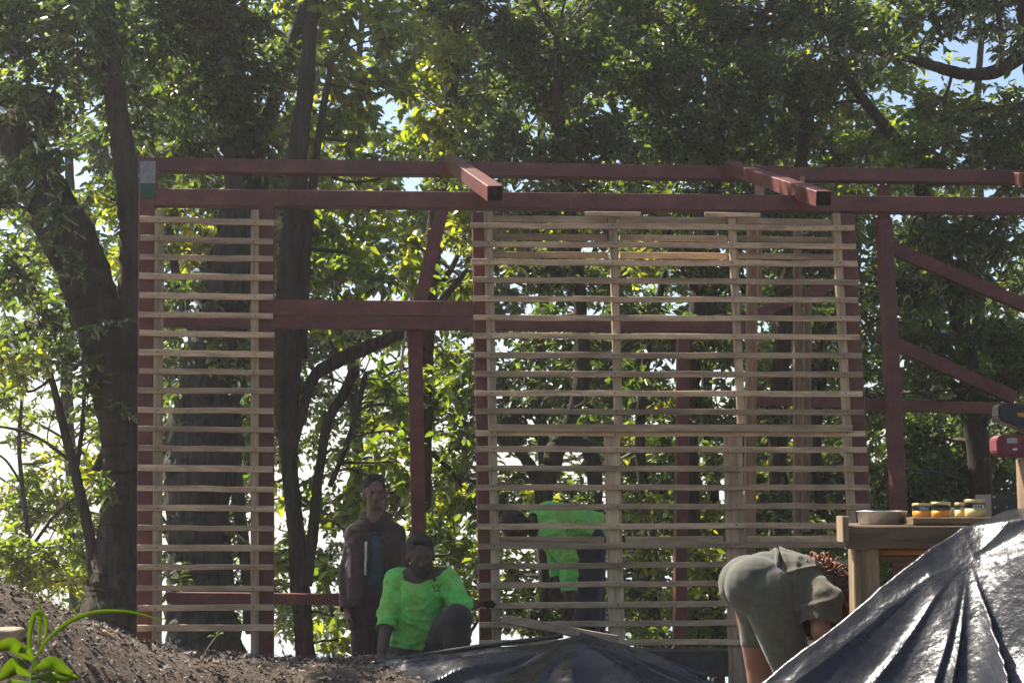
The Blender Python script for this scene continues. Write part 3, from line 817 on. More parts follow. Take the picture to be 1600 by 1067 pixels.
tree('broad_canopy_tree', 'broad dark canopied tree above the middle of the wide panel', 14.0,
     [[(1085, 1010, 34), (1082, 880, 32), (1076, 740, 32), (1080, 600, 30), (1092, 460, 28), (1108, 330, 26), (1130, 200, 24), (1170, 80, 20), (1220, -20, 16)],
      [(1092, 460, 18), (1040, 360, 16), (990, 250, 14), (950, 140, 11), (940, 40, 8)], [(1020, 1005, 20), (1018, 860, 18), (1000, 700, 16), (1010, 560, 14), (1040, 420, 12)], [(1130, 1000, 18), (1105, 900, 14), (1080, 830, 12)]],
     [(990, 30, 90, 1.3), (1070, 40, 90, 1.3), (1150, 50, 90, 1.3), (1000, 130, 85, 1.4), (1080, 140, 85, 1.4), (1160, 150, 85, 1.4), (1010, 215, 70, 1.4), (1090, 225, 75, 1.4), (1170, 235, 70, 1.4), (990, 330, 56, 1.1), (1070, 320, 60, 1.2), (1150, 330, 56, 1.2), (1000, 410, 52, 1.0, None, Yl), (1070, 400, 50, 1.1), (1130, 440, 46, .8), (990, 500, 50, 1.1), (1050, 520, 50, 1.0), (1110, 540, 50, 1.1), (1000, 590, 46, 1), (1070, 620, 46, 1.0, None, Yl), (1120, 640, 40, .9), (990, 690, 44, .9, None, Yl), (1050, 710, 44, 1.0), (1110, 720, 40, .9), (1000, 780, 44, .9, None, Yl), (1060, 800, 44, 1), (1110, 810, 44, 1, None, Yl), (1010, 860, 44, 1.0, None, Yl), (1090, 880, 44, 1.1, None, Yl), (1010, 940, 44, 1), (1080, 950, 46, 1.1, None, Yl), (1120, 990, 40, 1), (1000, 1000, 34, .8)],
     'bark', Dk, .085, .5, 1.1, over=[(1168, -267, 92, 0.9), (948, -213, 88, 1.4), (1009, -134, 101, 0.8), (1228, -417, 96, 0.8), (1161, -284, 77, -0.0), (1137, -365, 77, 0.3), (1090, -237, 76, 1.2), (1044, -148, 75, 1.5), (1131, -79, 110, 1.3)])
tree('arching_limb_tree', 'tree with a dark limb curving across the sky at upper right', 12.4,
     [[(1680, 900, 50), (1690, 700, 46), (1680, 500, 42), (1660, 350, 40), (1635, 230, 38), (1618, 120, 36), (1606, 20, 32), (1590, -100, 26)],
      [(1625, 70, 26), (1590, 92, 24), (1550, 114, 22), (1505, 116, 20), (1460, 104, 17), (1420, 92, 13), (1370, 84, 8)],
      [(1562, 108, 10), (1566, 70, 9), (1560, 20, 8), (1545, -40, 7)]],
     [(1420, 20, 60, .9), (1490, 10, 60, .9), (1560, 20, 50, .9), (1600, 60, 40, .8), (1530, 55, 34, .45), (1440, 70, 30, .6), (1380, 60, 44, .9), (1560, 170, 50, 1, None, Md), (1500, 190, 56, 1, None, Md), (1600, 210, 50, 1.1, None, Md), (1440, 170, 44, .9, None, Yl), (1540, 240, 56, 1.1), (1600, 280, 50, 1.1)],
     'bark', Dk, .085, .42, 1.05, over=[(1386, -304, 83, 1.2), (1415, -350, 79, -0.2), (1669, -79, 88, 1.1), (1509, -242, 88, 0.9), (1430, -338, 93, -0.0), (1499, -90, 76, -0.2), (1622, -409, 84, 1.3), (1556, -351, 77, 0.2), (1452, -142, 109, 1.2)])
tree('shade_tree', 'deeply shaded dense tree filling the right bay of the frame', 13.4,
     [[(1545, 980, 40), (1535, 800, 38), (1522, 640, 34), (1500, 500, 30), (1462, 360, 26), (1420, 250, 22), (1380, 195, 20), (1345, 150, 17), (1315, 105, 13), (1290, 40, 10)],
      [(1470, 380, 14), (1540, 330, 12), (1590, 250, 10)], [(1525, 640, 16), (1450, 560, 14), (1390, 520, 10)]],
     [(1250, 40, 70, 1.2), (1320, 40, 64, 1.1), (1230, 120, 66, 1.3), (1290, 110, 50, .9), (1350, 110, 40, .7), (1250, 190, 60, 1.1, None, Yl), (1310, 170, 40, .8, None, Yl), (1360, 240, 56, 1.1, None, Md), (1300, 240, 50, 1.1, None, Yl), (1430, 240, 56, 1.1, None, Md), (1490, 260, 50, 1.1), (1330, 330, 44, 1), (1420, 370, 56, 1.1), (1490, 360, 56, 1.2), (1560, 370, 56, 1.2), (1590, 430, 50, 1.2), (1520, 440, 60, 1.3), (1440, 460, 56, 1.2), (1390, 440, 40, 1), (1560, 530, 60, 1.4), (1480, 540, 60, 1.1), (1420, 540, 46, .9, None, Md), (1430, 610, 46, .7, None, Md), (1520, 610, 56, 1.3), (1580, 600, 50, 1.4), (1370, 620, 40, .9), (1440, 690, 60, 1.6), (1520, 690, 60, 1.6), (1590, 680, 50, 1.6), (1440, 770, 60, 1.6), (1520, 770, 60, 1.6), (1590, 770, 50, 1.5), (1380, 740, 44, 1.3), (1480, 830, 60, 1.4), (1400, 830, 50, 1.3)],
     'bark', Dk, .085, .5, 1.1, over=[(1467, -95, 106, 1.4), (1489, -396, 86, 0.1), (1365, -253, 87, 1.3), (1296, -355, 85, 0.5), (1368, -225, 90, -0.0), (1297, -313, 81, 0.7), (1224, -174, 98, -0.1), (1373, -308, 91, 0.8), (1419, -112, 101, 0.0)])
tree('slat_shaded_tree', 'dark tree seen through the right half of the wide slatted panel', 13.8,
     [[(1225, 1010, 34), (1222, 860, 30), (1215, 700, 28), (1222, 540, 26), (1236, 400, 24), (1250, 280, 20), (1262, 150, 14)],
      [(1218, 640, 14), (1270, 560, 12), (1310, 480, 9)], [(1300, 1000, 22), (1290, 850, 20), (1275, 700, 16), (1290, 560, 12)]],
     [(1210, 330, 50, 1.1), (1270, 330, 50, 1.2), (1200, 410, 46, 1.0), (1260, 400, 46, 1.2), (1310, 420, 44, 1.2), (1210, 490, 44, 1.1), (1280, 500, 46, 1.2), (1200, 560, 36, .8, None, Yl), (1260, 580, 46, 1.1), (1310, 570, 40, 1), (1200, 640, 40, .8), (1290, 660, 36, .6), (1210, 720, 44, 1, None, Yl), (1280, 740, 50, 1.3), (1320, 760, 40, 1.2), (1220, 790, 44, 1), (1280, 830, 50, 1.1, None, Md), (1200, 860, 40, 1), (1320, 860, 40, 1.2), (1160, 930, 40, 1, None, Yl), (1240, 940, 50, 1.1), (1300, 940, 46, 1.2)],
     'bark_red', Dk, .085, .5, 1.05)
# farther trees closing the gaps of the canopy
BG_LABELS = ['tall hazy tree farther back above the leaning trunk', 'tall hazy tree farther back above the narrow panel', 'tall hazy tree farther back above the doorway', 'tall hazy tree farther back above the left of the wide panel', 'tall hazy tree farther back above the right of the wide panel', 'tall hazy tree farther back above the right bay', 'tall hazy tree farther back at the upper right corner']
for q, (cx, dens_) in enumerate(((110, .62), (330, .95), (560, .62), (850, .95), (1110, 1.0), (1330, .8), (1530, .75))):
    g = random.Random(40 + q)
    bl = []
    for row, yy in enumerate((-60, 30, 120, 210, 290, 370)):
        for k in range(4):
            x = cx + (k - 1.5) * 78 + g.uniform(-30, 30)
            if x > 1390 and 20 < yy < 190: continue
            if row >= 4 and (x < 230): continue
            bl.append((x, yy + g.uniform(-34, 34), g.uniform(58, 84), dens_ * g.uniform(.7, 1.3), g.uniform(-2, 2)))
    if cx < 400:
        for yy in (300, 380, 450, 520, 590, 660, 730):
            for k in range(4):
                x = cx + (k - 1.5) * 70 + g.uniform(-25, 25)
                if x < 190 and yy > 560: continue
                bl.append((x, yy + g.uniform(-30, 30), g.uniform(48, 64), g.uniform(.8, 1.2) * (.7 if x < 200 else 1), g.uniform(-2, 2)))
    if 400 < cx < 900:
        for yy in (440, 520, 600, 680, 760, 850, 930):
            for k in range(5):
                x = cx + (k - 2) * 62 + g.uniform(-25, 25)
                if yy > 540 and x < 700 and g.random() < .5: continue
                bl.append((x, yy + g.uniform(-30, 30), g.uniform(44, 62), g.uniform(.8, 1.4) * (.75 if x < 720 else 1.2), g.uniform(-2, 2)))
    if cx > 900:
        for yy in (450, 540, 630, 720, 800, 880, 960):
            for k in range(4): bl.append((cx + (k - 1.5) * 72 + g.uniform(-28, 28), yy + g.uniform(-30, 30), g.uniform(54, 72), g.uniform(1.1, 1.7), g.uniform(-2, 2)))
    tree('background_tree', BG_LABELS[q], 19.0, [[(cx + 10, 1000, 22), (cx + 6, 800, 20), (cx - 6, 600, 18), (cx + 4, 400, 16), (cx - 4, 200, 13), (cx + 6, 20, 9)]], bl, 'bark_grey', Md if q in (0, 2, 5, 6) else Dk, .13, .52, 1.0, group='trees farther back')
g = random.Random(77)
bl = []
for yy in range(540, 1000, 62):
    for xx in range(-20, 760, 66):
        if 210 < xx < 260 and yy > 700: pass
        bl.append((xx + g.uniform(-30, 30), yy + g.uniform(-28, 28), g.uniform(34, 48), g.uniform(.35, .95) * (.75 if xx < 230 else 1), g.uniform(-1.5, 1.5), Yl if g.random() < .15 else Dk if g.random() < .5 else Md))
tree('hillside_tree', 'spreading sparse tree on the hillside low behind the doorway', 17.0, [[(640, 1040, 16), (600, 930, 15), (540, 820, 14), (560, 700, 11), (540, 600, 8)], [(560, 840, 9), (440, 760, 8), (300, 700, 6)], [(590, 900, 9), (420, 880, 7), (220, 820, 6), (60, 780, 5), (-10, 740, 3)], [(300, 850, 6), (120, 700, 5), (20, 640, 3)]], bl, 'bark_grey', Md, .085, .46, .7)
# low shrubs behind the site
for q, (x, y, lab) in enumerate(((700, 960, 'low sunlit shrub at the foot of the doorway trees'), (1030, 975, 'low sunlit shrub behind the foot of the wide panel'), (1250, 900, 'low shrub behind the bending woman'), (520, 985, 'low shrub behind the standing man'))):
    g = random.Random(70 + q)
    tree('shrub', lab, 12.4 + .4 * q, [[(x, 1060, 10), (x + 5, 1000, 8), (x - 5, 940, 6)], [(x, 1030, 6), (x + 40, 980, 5), (x + 60, 940, 3)]],
         [(x + g.uniform(-70, 70), y + g.uniform(-50, 40), g.uniform(24, 34), .7 if q != 3 else .45, None, Yl if k % 2 else Md) for k in range(7 if q != 3 else 3)], 'bark', Md, .085, .45, 1.0)

# unseen trees added beside and behind the viewpoint to cut front fill light
for q, (x, y, z, lab) in enumerate(((-9.5, -3, 5.0, 'unseen tree added for shade behind the viewpoint to the left'), (-3, -9, 5.5, 'unseen tree added for shade straight behind the viewpoint'), (5, -8, 5.5, 'unseen tree added for shade behind the viewpoint to the right'), (10.5, 0, 5.0, 'unseen tree added for shade at the right of the clearing'), (11, 7, 5.0, 'unseen tree added for shade at the right beyond the bench'))):
    rng = np.random.default_rng(900 + q)
    z0 = gz(x, y)
    t = thing('added_shade_tree', (x, y, z0), lab, 'tree', 'unseen shade trees round the clearing')
    path = catmull([(x, y, z0 - .1), (x + .1, y, 1.5), (x - .15, y + .1, 3.2), (x, y, z + .5), (x + .2, y, z + 2)], 5)
    V, F = tube(path, np.linspace(.22, .06, len(path)), 12, .1, q); put('trunk', V, F, M['bark'], t, True)
    LV, A, B = [], [], []
    for k in range(10):
        c = np.array([x, y, z]) + rng.normal(size=3) * np.array([1.7, 1.7, 1.5])
        c[2] = max(c[2], 2.2)
        lv, (a, b) = make_twigs(c, 1.3, 60, rng, .26, .5, 9)
        LV.append(lv); A += [a, path[rng.integers(10, 20)][None]]; B += [b, c[None]]
    V, F = leaf_cloud(*[np.concatenate([l[i] for l in LV]) for i in range(5)]); tag(put('crown', V, F, M['leaf_dark'], t), kind='stuff')
    V, F = rods(np.concatenate(A), np.concatenate(B), .012, .004); tag(put('branches', V, F, M['twig'], t), kind='stuff')

# ------------------------------------------------------------------ black plastic sheets over heaps
def crease(theta, r, br, seed):
    """sharp ridges and lopsided valleys at uneven angles, each starting at its own distance"""
    g = np.random.default_rng(seed)
    k = np.sort(np.array(br))
    out = np.zeros_like(theta)
    for a, b in zip(k[:-1], k[1:]):
        m = (theta >= a) & (theta < b)
        t = (theta[m] - a) / (b - a)
        sk = g.choice([.45, .6, 1.5, 2.2])
        out[m] = -(np.sin(np.pi * t ** sk) ** 0.9) * (b - a) * g.uniform(.55, 1.25) * ss(g.uniform(-.1, .12), g.uniform(.2, .4), r[m])
    return out
def sheet(name, label, X, Y, zf, hem=True):
    GX, GY = np.meshgrid(X, Y)
    x, y = GX.ravel(), GY.ravel()
    z = zf(x, y)
    V = np.stack([x, y, z], 1)
    nx, ny = len(X), len(Y)
    ii = (np.arange(ny - 1)[:, None] * nx + np.arange(nx - 1)[None, :]).ravel()
    F = np.stack([ii, ii + 1, ii + nx + 1, ii + nx], 1)
    o = put(name, V, F, M['tarp'], None, True)
    md = o.modifiers.new('thickness', 'SOLIDIFY'); md.thickness = 0.002; md.offset = -1
    return tag(o, label, 'tarp')
def big_sheet(x, y):
    Yr = 4.36 + 0.02 * np.sin(x * 5)
    ridge = np.interp(x, [-.5, -.15, .35, .71, 1.01, 1.23, 1.357, 1.53, 2.0, 2.6, 3.3], [0.0, .05, .335, .615, .84, 1.012, 1.083, 1.128, 1.19, 1.1, .4])
    slope = np.interp(x, [0, 1.0, 1.3, 2.0], [1.35, 1.3, 1.05, 1.0])
    base = ridge - slope * np.maximum(0, Yr - y) - 0.9 * np.maximum(0, y - Yr)
    ax, ay = 1.345, 4.29
    dx, dy = x - ax, y - ay
    r = np.hypot(dx, dy)
    th = np.degrees(np.arctan2(dy, dx)) + 34.0 * (fnoise(np.stack([x, y], 1), 1.3, 21) * r) + 9 * fnoise(np.stack([x, y], 1), 4, 22) * r
    br = [-196, -156, -124, -114, -88, -52, -8, 40, 110, 178]
    c = crease(th, r, br, 3)
    amp = np.minimum(r, .55) ** .8 * 0.0042 * (1 + .5 * fnoise(np.stack([x, y], 1), 2.2, 23))
    z = base + c * amp * ss(.0, .09, Yr - y)
    P = np.stack([x, y], 1)
    wr = ss(0.1, .5, x - ax + .1)
    rid = lambda sc, sd: 1 - np.minimum(1, np.abs(fnoise(P * np.array([1, .55]), sc, sd)) * 2.2)
    z += wr * (0.020 * fnoise(P, 3.2, 31) + 0.014 * rid(5, 32) + 0.007 * rid(11, 33)) + (1 - wr) * (.006 * fnoise(P, 3, 36) + .004 * rid(6, 37))
    z = np.minimum(z + 1.05 * (.022 * np.log1p(np.exp(np.clip((x - .309 * y - .035 + .012 * fnoise(P, 4, 39)) / .022, -40, 40)))), ridge + .012 * fnoise(P, 6, 38))
    g = hgt(x, y) + .012
    return np.maximum(z, g + 0.006 * fnoise(P, 6, 35))
xs = np.concatenate([np.linspace(-.45, .55, 40), np.linspace(.56, 2.0, 300), np.linspace(2.02, 3.2, 40)])
ys = np.concatenate([np.linspace(2.9, 3.6, 30), np.linspace(3.61, 4.55, 240), np.linspace(4.57, 5.0, 16)])
sheet('plastic_sheet', 'glossy black plastic sheet over the tall heap at lower right', xs, ys, big_sheet)
def low_sheet(x, y):
    Yr = 7.55
    ridge = np.interp(x, [-.9, -.76, -.45, 0, .338, .6, .85, 1.02, 1.15], [.33, .345, .385, .435, .482, .43, .335, .262, .2])
    base = ridge - np.interp(np.maximum(0, Yr - y), [0, .1, .25, .5, 1.0], [0, .02, .07, .19, .5]) - .8 * np.maximum(0, y - Yr)
    ax, ay = .34, 7.5
    dx, dy = x - ax, y - ay
    r = np.hypot(dx, dy)
    th = np.degrees(np.arctan2(dy, dx)) + 26 * fnoise(np.stack([x, y], 1), 1.1, 51) * r
    c = crease(th, r, [-185, -172, -158, -120, -98, -52, -24, -8, 30, 90, 180], 5)
    P = np.stack([x, y], 1)
    z = base + c * np.minimum(r, .8) ** .8 * .0042 * ss(.0, .16, Yr - y) + .012 * fnoise(P, 4, 52) + .002 * fnoise(P, 14, 53)
    # rolled hem along the back edge
    z += (Yr - y) * 0 + .0 * np.exp(-((y - Yr) / .03) ** 2) * ss(-.2, -.1, -np.abs(x - .34) + .06 + .0 * x) * 0
    return np.where((x < -.72), np.minimum(z, hgt(x, y) + .05), z)
sheet('plastic_sheet', 'low black plastic sheet draped over a flat heap before the doorway', np.linspace(-.80, 1.12, 240), np.linspace(6.7, 7.62, 130), low_sheet)
V, F = tube(catmull([at(905, 992, 7.6), at(990, 1016, 7.58), at(1060, 1042, 7.56), at(1104, 1058, 7.55)], 8), np.full(25, .017), 8, .08, 3)
ro = put('rolled_hem', V, F, M['black_plastic'], None, True)
V, F = tube(catmull([at(578, 1037, 7.6), at(660, 1023, 7.6), at(760, 1008, 7.6), at(880, 993, 7.6)], 8), np.full(25, .012), 8, .08, 4)
ro2 = put('rolled_hem', V, F, M['black_plastic'], None, True)
low = [o for o in COL.objects if o.get('label', '').startswith('low black plastic')][0]
for o in (ro, ro2):
    l = o.location.copy(); o.parent = low; o.location = l - low.location
pk = member('loose_plank', at(785, 966, 8.2), at(965, 1000, 7.95), .03, .05, 'plank', None, nrm=(0, 0.3, 1), segs=4, jit=.002)
tag(pk, 'loose brown plank lying behind the low plastic sheet', 'plank')

# ------------------------------------------------------------------ work bench and what stands on it
TY = 5.2
bench = thing('work_bench', (1.75, 5.45, gz(1.75, 5.45)), 'rough timber work bench beside the bending woman', 'bench')
def bpt(px, py, dy=0): return at(px, py, TY + dy)
def box_px(name, x0, x1, y0, y1, yf, depth, m, parent, ch=.004, segs=1, jit=0.0):
    a = at(x0, (y0 + y1) / 2, yf) + Vector((0, depth / 2, 0)); b = at(x1, (y0 + y1) / 2, yf) + Vector((0, depth / 2, 0))
    b.z = a.z
    h = (y1 - y0) / (F_PX / yf)
    _sd[0] += 1
    V, F = bar(a, b, h, depth, (0, -1, 0), segs=segs, jit=jit, ch=ch, seed=_sd[0])
    return put(name, V, F, M[m], parent)
# top planks run left to right, front apron below
zt = at(1400, 820, TY).z
for k in range(5):
    y0 = TY + .02 + k * .135
    a = Vector((1.205 * (y0 + .065) / TY + random.uniform(-.004, .01), y0 + .065, zt - .016)); b = Vector((2.6, y0 + .065, zt - .016))
    V, F = bar(a, b, .03, .128, (0, -1, 0), 6, .001, .004, seed=k); put('top_plank', V, F, M['bench'], bench)
box_px('apron', 1322, 1700, 822, 857, TY - .02, .035, 'bench', bench, segs=6, jit=.001)
box_px('end_board', 1317, 1326, 806, 846, TY - .035, .10, 'bench_leg', bench)
box_px('lower_rail', 1366, 1700, 857.5, 867, TY + .03, .03, 'amber_board', bench)
box_px('lower_rail', 1366, 1700, 867.5, 878, TY + .05, .03, 'bench', bench)
for (x0, x1, yy) in ((1329, 1369, TY + .0), (1342, 1368, TY + .52)):
    a = at((x0 + x1) / 2, 857, yy + .05); w = (x1 - x0) / (F_PX / yy)
    V, F = bar(a, Vector((a.x, a.y, gz(a.x, a.y) - .03)), w, .09, (0, -1, 0), 5, .002, .005, seed=9); put('leg', V, F, M['bench_leg'], bench)
for yy in (TY + .05, TY + .57):
    V, F = bar(Vector((2.5, yy, zt - .1)), Vector((2.5, yy, gz(2.5, yy) - .03)), .09, .09, (0, -1, 0), 1, 0, .005); put('leg', V, F, M['bench_leg'], bench)
a = at(1428, 814.5, TY + .02)
V, F = bar(Vector((a.x, TY + .16, zt + .014)), Vector((2.55, TY + .16, zt + .014)), .025, .26, (0, -1, 0), 5, .0008, .003, seed=4)
sb = put('loose_board', V, F, M['bench'], None); tag(sb, 'flat board lying on the work bench under the jars', 'board')
zb = zt + .0275
# pan
pc_ = at(1378, 815, TY + .22); pr = 38 / (F_PX / (TY + .22))
V, F = lathe((pc_.x, pc_.y, zt), [(pr * .90, 0), (pr * .93, .002), (pr * .985, .044), (pr * 1.02, .046), (pr * 1.02, .050), (pr * .97, .050), (pr * .90, .006), (0.001, .005)], 40)
tag(put('baking_pan', V, F, M['pan'], None, True, True), 'round dull metal pan at the near end of the work bench', 'pan')
# jars
def jar(px0, px1, pytop, fill, cont, lab, label, dy):
    Yj = TY + dy
    r = (px1 - px0) / 2 / (F_PX / Yj)
    x = at((px0 + px1) / 2, 800, Yj).x
    ztop = at(1480, pytop, Yj).z
    h = ztop - zb
    t = thing('jar', (x, Yj, zb), label, 'jar', 'jars on the work bench')
    c = (x, Yj, zb)
    V, F = lathe(c, [(r * .90, 0), (r * .985, .004), (r * .985, h * fill), (.001, h * fill + .0005)], 28)
    put('contents', V, F, M[cont], t, True)
    V, F = lathe(c, [(r * .995, h * fill - .002), (r, h * fill), (r, h * .78), (r * .93, h * .84), (r * .92, h * .86), (r * .90, h * .86), (r * .91, h * .82), (r * .97, h * .76), (r * .97, h * fill + .001)], 28, False)
    put('glass', V, F, M['glass'], t, True)
    V, F = lathe(c, [(r * .98, h * .80), (r * 1.0, h * .81), (r * 1.0, h * .985), (r * .96, h), (.001, h)], 32)
    put('lid', V, F, M['gold_lid'], t, True)
    if lab:
        Vv, Ff = [], []
        for i in range(7):
            an = math.radians(-90 - 28 + i * 11)
            for zz in (.50, .68): Vv.append((x + r * 1.012 * math.cos(an), Yj + r * 1.012 * math.sin(an), zb + h * zz))
        for i in range(6): Ff.append((2 * i, 2 * i + 2, 2 * i + 3, 2 * i + 1))
        lb = put('label', Vv, Ff, M['white_label'], t, True)
        for i in range(5):
            an = math.radians(-90 - 18 + i * 9)
            cx, cy = x + r * 1.03 * math.cos(an), Yj + r * 1.03 * math.sin(an)
            V, F = bar((cx, cy, zb + h * .55), (cx, cy, zb + h * (.62 if i % 2 else .65)), .0045, .002, (math.cos(an), math.sin(an), 0), 1, 0, .0005)
            put('lettering', V, F, M['ink'], lb)
jar(1426, 1455, 786, .46, 'honey', False, 'squat jar of bright amber honey, leftmost on the board', .10)
jar(1455, 1485, 784, .44, 'honey', False, 'second amber jar, with a redder tint and raised lid', .14)
jar(1492, 1513, 785, .50, 'butter', True, 'small jar of cloudy yellow oil behind the largest jar', .22)
jar(1508, 1540, 780, .50, 'butter', True, 'largest jar of cloudy yellow oil with dark lettering', .12)
# white tray behind the jars
a = at(1464, 800, TY + .24)
V, F = [], []
x0, x1 = at(1462, 800, TY + .2).x, at(1568, 800, TY + .2).x
prof = [(0, .0), (.012, .018), (.022, .026), (.03, .026), (.03, .022), (.04, .004)]
y0, y1 = TY + .30, TY + .44
tv = [(x0 + .03, y0 + .03, zb), (x1 - .03, y0 + .03, zb), (x1 - .03, y1 - .03, zb), (x0 + .03, y1 - .03, zb), (x0, y0, zb + .034), (x1, y0, zb + .034), (x1, y1, zb + .034), (x0, y1, zb + .034), (x0 + .008, y0 + .008, zb + .034), (x1 - .008, y0 + .008, zb + .034), (x1 - .008, y1 - .008, zb + .034), (x0 + .008, y1 - .008, zb + .034), (x0 + .035, y0 + .035, zb + .004), (x1 - .035, y0 + .035, zb + .004), (x1 - .035, y1 - .035, zb + .004), (x0 + .035, y1 - .035, zb + .004)]
tf = [(3, 2, 1, 0), (12, 13, 14, 15)]
for i in range(4):
    j = (i + 1) % 4
    tf += [(i, j, 4 + j, 4 + i), (4 + i, 4 + j, 8 + j, 8 + i), (8 + i, 8 + j, 12 + j, 12 + i)]
tag(put('white_tray', tv, tf, M['paper'], None), 'white tray lying behind the jars on the work bench', 'tray')
# black tool case
ck = thing('tool_case', at(1600, 808, TY + .1), 'black tool case with small bright rivets behind the plastic sheet', 'tool case')
yc = TY + .12
def cz(py): return at(1600, py, yc).z
x0, x1 = at(1549, 790, yc).x, at(1700, 790, yc).x
xs_ = at(1566, 790, yc).x; xm = at(1573, 790, yc).x
pr_ = [(x0, zb), (x1, zb), (x1, cz(777)), (xm, cz(777)), (xs_, cz(772)), (x0, cz(772))]
V = [(x, yc, z) for x, z in pr_] + [(x, yc + .18, z) for x, z in pr_]
n = len(pr_)
F = [tuple(range(n)), tuple(range(2 * n - 1, n - 1, -1))] + [(i, i + n, (i + 1) % n + n, (i + 1) % n) for i in range(n)]
put('case_body', V, F, M['black_plastic'], ck)
for (px, py) in ((1555, 792), (1573, 792), (1553, 776)):
    p = at(px, py, yc - .002)
    V, F = lathe((0, 0, 0), [(.0035, 0), (.0032, .001), (.002, .002)], 10)
    V = [(p.x + v[0], p.y - v[2], p.z + v[1]) for v in V]
    put('rivet', V, F, M['chrome'], ck)
# cordless drill standing on a timber post at the right edge
DY = 4.5
def dp(px, py, dy=0): return at(px, py, DY + dy)
post = member('timber_post', dp(1630, 716.5, .0), Vector((dp(1630, 716).x, DY, gz(dp(1630, 716).x, DY))), .14, .10, 'bench_leg', None, nrm=(0, -1, 0), segs=4, jit=.002)
tag(post, 'timber post at the right edge carrying the cordless drill', 'post')
dr = thing('cordless_drill', dp(1625, 714.5), 'black cordless drill with faded red battery at the right edge', 'drill')
def extrude_px(name, poly, yf, depth, m, parent, bevel=.006):
    bm = bmesh.new()
    vs = [bm.verts.new(at(x, y, DY) + Vector((0, yf - DY, 0))) for x, y in poly]
    f = bm.faces.new(vs)
    ex = bmesh.ops.extrude_face_region(bm, geom=[f])
    for v in ex['geom']:
        if isinstance(v, bmesh.types.BMVert): v.co.y += depth
    bmesh.ops.recalc_face_normals(bm, faces=bm.faces)
    bmesh.ops.bevel(bm, geom=list(bm.edges), offset=bevel, segments=2, affect='EDGES', clamp_overlap=True)
    V = np.array([v.co[:] for v in bm.verts]); F = [[v.index for v in fc.verts] for fc in bm.faces]
    bm.verts.index_update(); F = [[v.index for v in fc.verts] for fc in bm.faces]
    bm.free()
    return put(name, V, F, M[m], parent, False)
extrude_px('motor_housing', [(1555, 634), (1562, 631), (1580, 631), (1592, 635), (1660, 632), (1668, 640), (1668, 664), (1655, 672), (1600, 674), (1578, 666), (1560, 659), (1555, 652)], DY - .033, .066, 'black_plastic', dr, .004)
extrude_px('grip', [(1598, 668), (1622, 668), (1628, 684), (1600, 684)], DY - .017, .034, 'black_plastic', dr, .005)
extrude_px('battery', [(1551, 686), (1558, 680), (1640, 678), (1646, 684), (1646, 708), (1640, 714), (1562, 714), (1552, 706)], DY - .036, .072, 'red_plastic', dr, .003)
extrude_px('accent_band', [(1583, 646), (1668, 644), (1668, 652), (1585, 652)], DY - .036, .004, 'orange_plastic', dr, .0008)
extrude_px('battery_label', [(1567, 685), (1583, 685), (1583, 693), (1567, 693)], DY - .038, .003, 'grey_label', dr, .0005)
extrude_px('battery_label', [(1576, 701), (1583, 701), (1583, 704), (1576, 704)], DY - .038, .003, 'white_label', dr, .0004)
V, F = lathe((0, 0, 0), [(.010, 0), (.020, .004), (.021, .03), (.013, .036)], 16)
p = dp(1668, 652); V = [(p.x + v[2], p.y + v[0], p.z + v[1]) for v in V]; put('chuck', V, F, M['chrome'], dr, True)

# ------------------------------------------------------------------ plants and small things in the foreground
def leaf_blade(name, pts, widths, m, parent, fold=.25, tilt=None):
    path = catmull(pts, 8)
    w = np.interp(np.linspace(0, len(widths) - 1, len(path)), np.arange(len(widths)), widths)
    T = unit(np.gradient(path, axis=0))
    ref = np.array(tilt if tilt is not None else (0.15, -.9, .35))
    Sd = unit(np.cross(T, np.tile(ref, (len(path), 1)))); Nn = np.cross(Sd, T)
    V = np.concatenate([path + Sd * w[:, None] / 2 + Nn * (w * fold)[:, None], path, path - Sd * w[:, None] / 2 + Nn * (w * fold)[:, None]])
    n = len(path)
    F = []
    for i in range(n - 1): F += [(i, i + 1, n + i + 1, n + i), (n + i, n + i + 1, 2 * n + i + 1, 2 * n + i)]
    o = put(name, V, np.array(F), M[m], parent, False)
    md = o.modifiers.new('thickness', 'SOLIDIFY'); md.thickness = .0008
    return o
PY = 3.0
pp = lambda x, y, d=0: at(x, y, PY + d)
pb = pp(52, 1075); base = Vector((pb.x, pb.y, gz(pb.x, pb.y)))
plant = thing('broad_leaf_plant', base, 'bright yellow green plant with round leaves and one long arching blade', 'plant')
V, F = tube(catmull([base, pp(50, 1110), pp(52, 1060), pp(55, 1025)], 6), np.linspace(.008, .005, 19), 8, .05, 2)
put('stem', V, F, M['leaf_mid'], plant, True)
leaf_blade('blade', [pp(54, 1032), pp(75, 998), pp(110, 970), pp(150, 956), pp(195, 955), pp(230, 962), pp(254, 970)], [.003, .007, .009, .008, .006, .004, .001], 'leaf_blade', plant, .12, (0.1, -.95, .1))
leaf_blade('blade', [pp(48, 1035, .05), pp(46, 1000, .05), pp(52, 965, .05), pp(62, 957, .05), pp(70, 966, .05), pp(72, 985, .06), pp(66, 1010, .08)], [.004, .009, .012, .011, .008, .005, .001], 'leaf_blade', plant, .2)
leaf_blade('blade', [pp(60, 1010, .1), pp(62, 965, .1), pp(60, 928, .1)], [.004, .007, .001], 'leaf_blade', plant, .2)
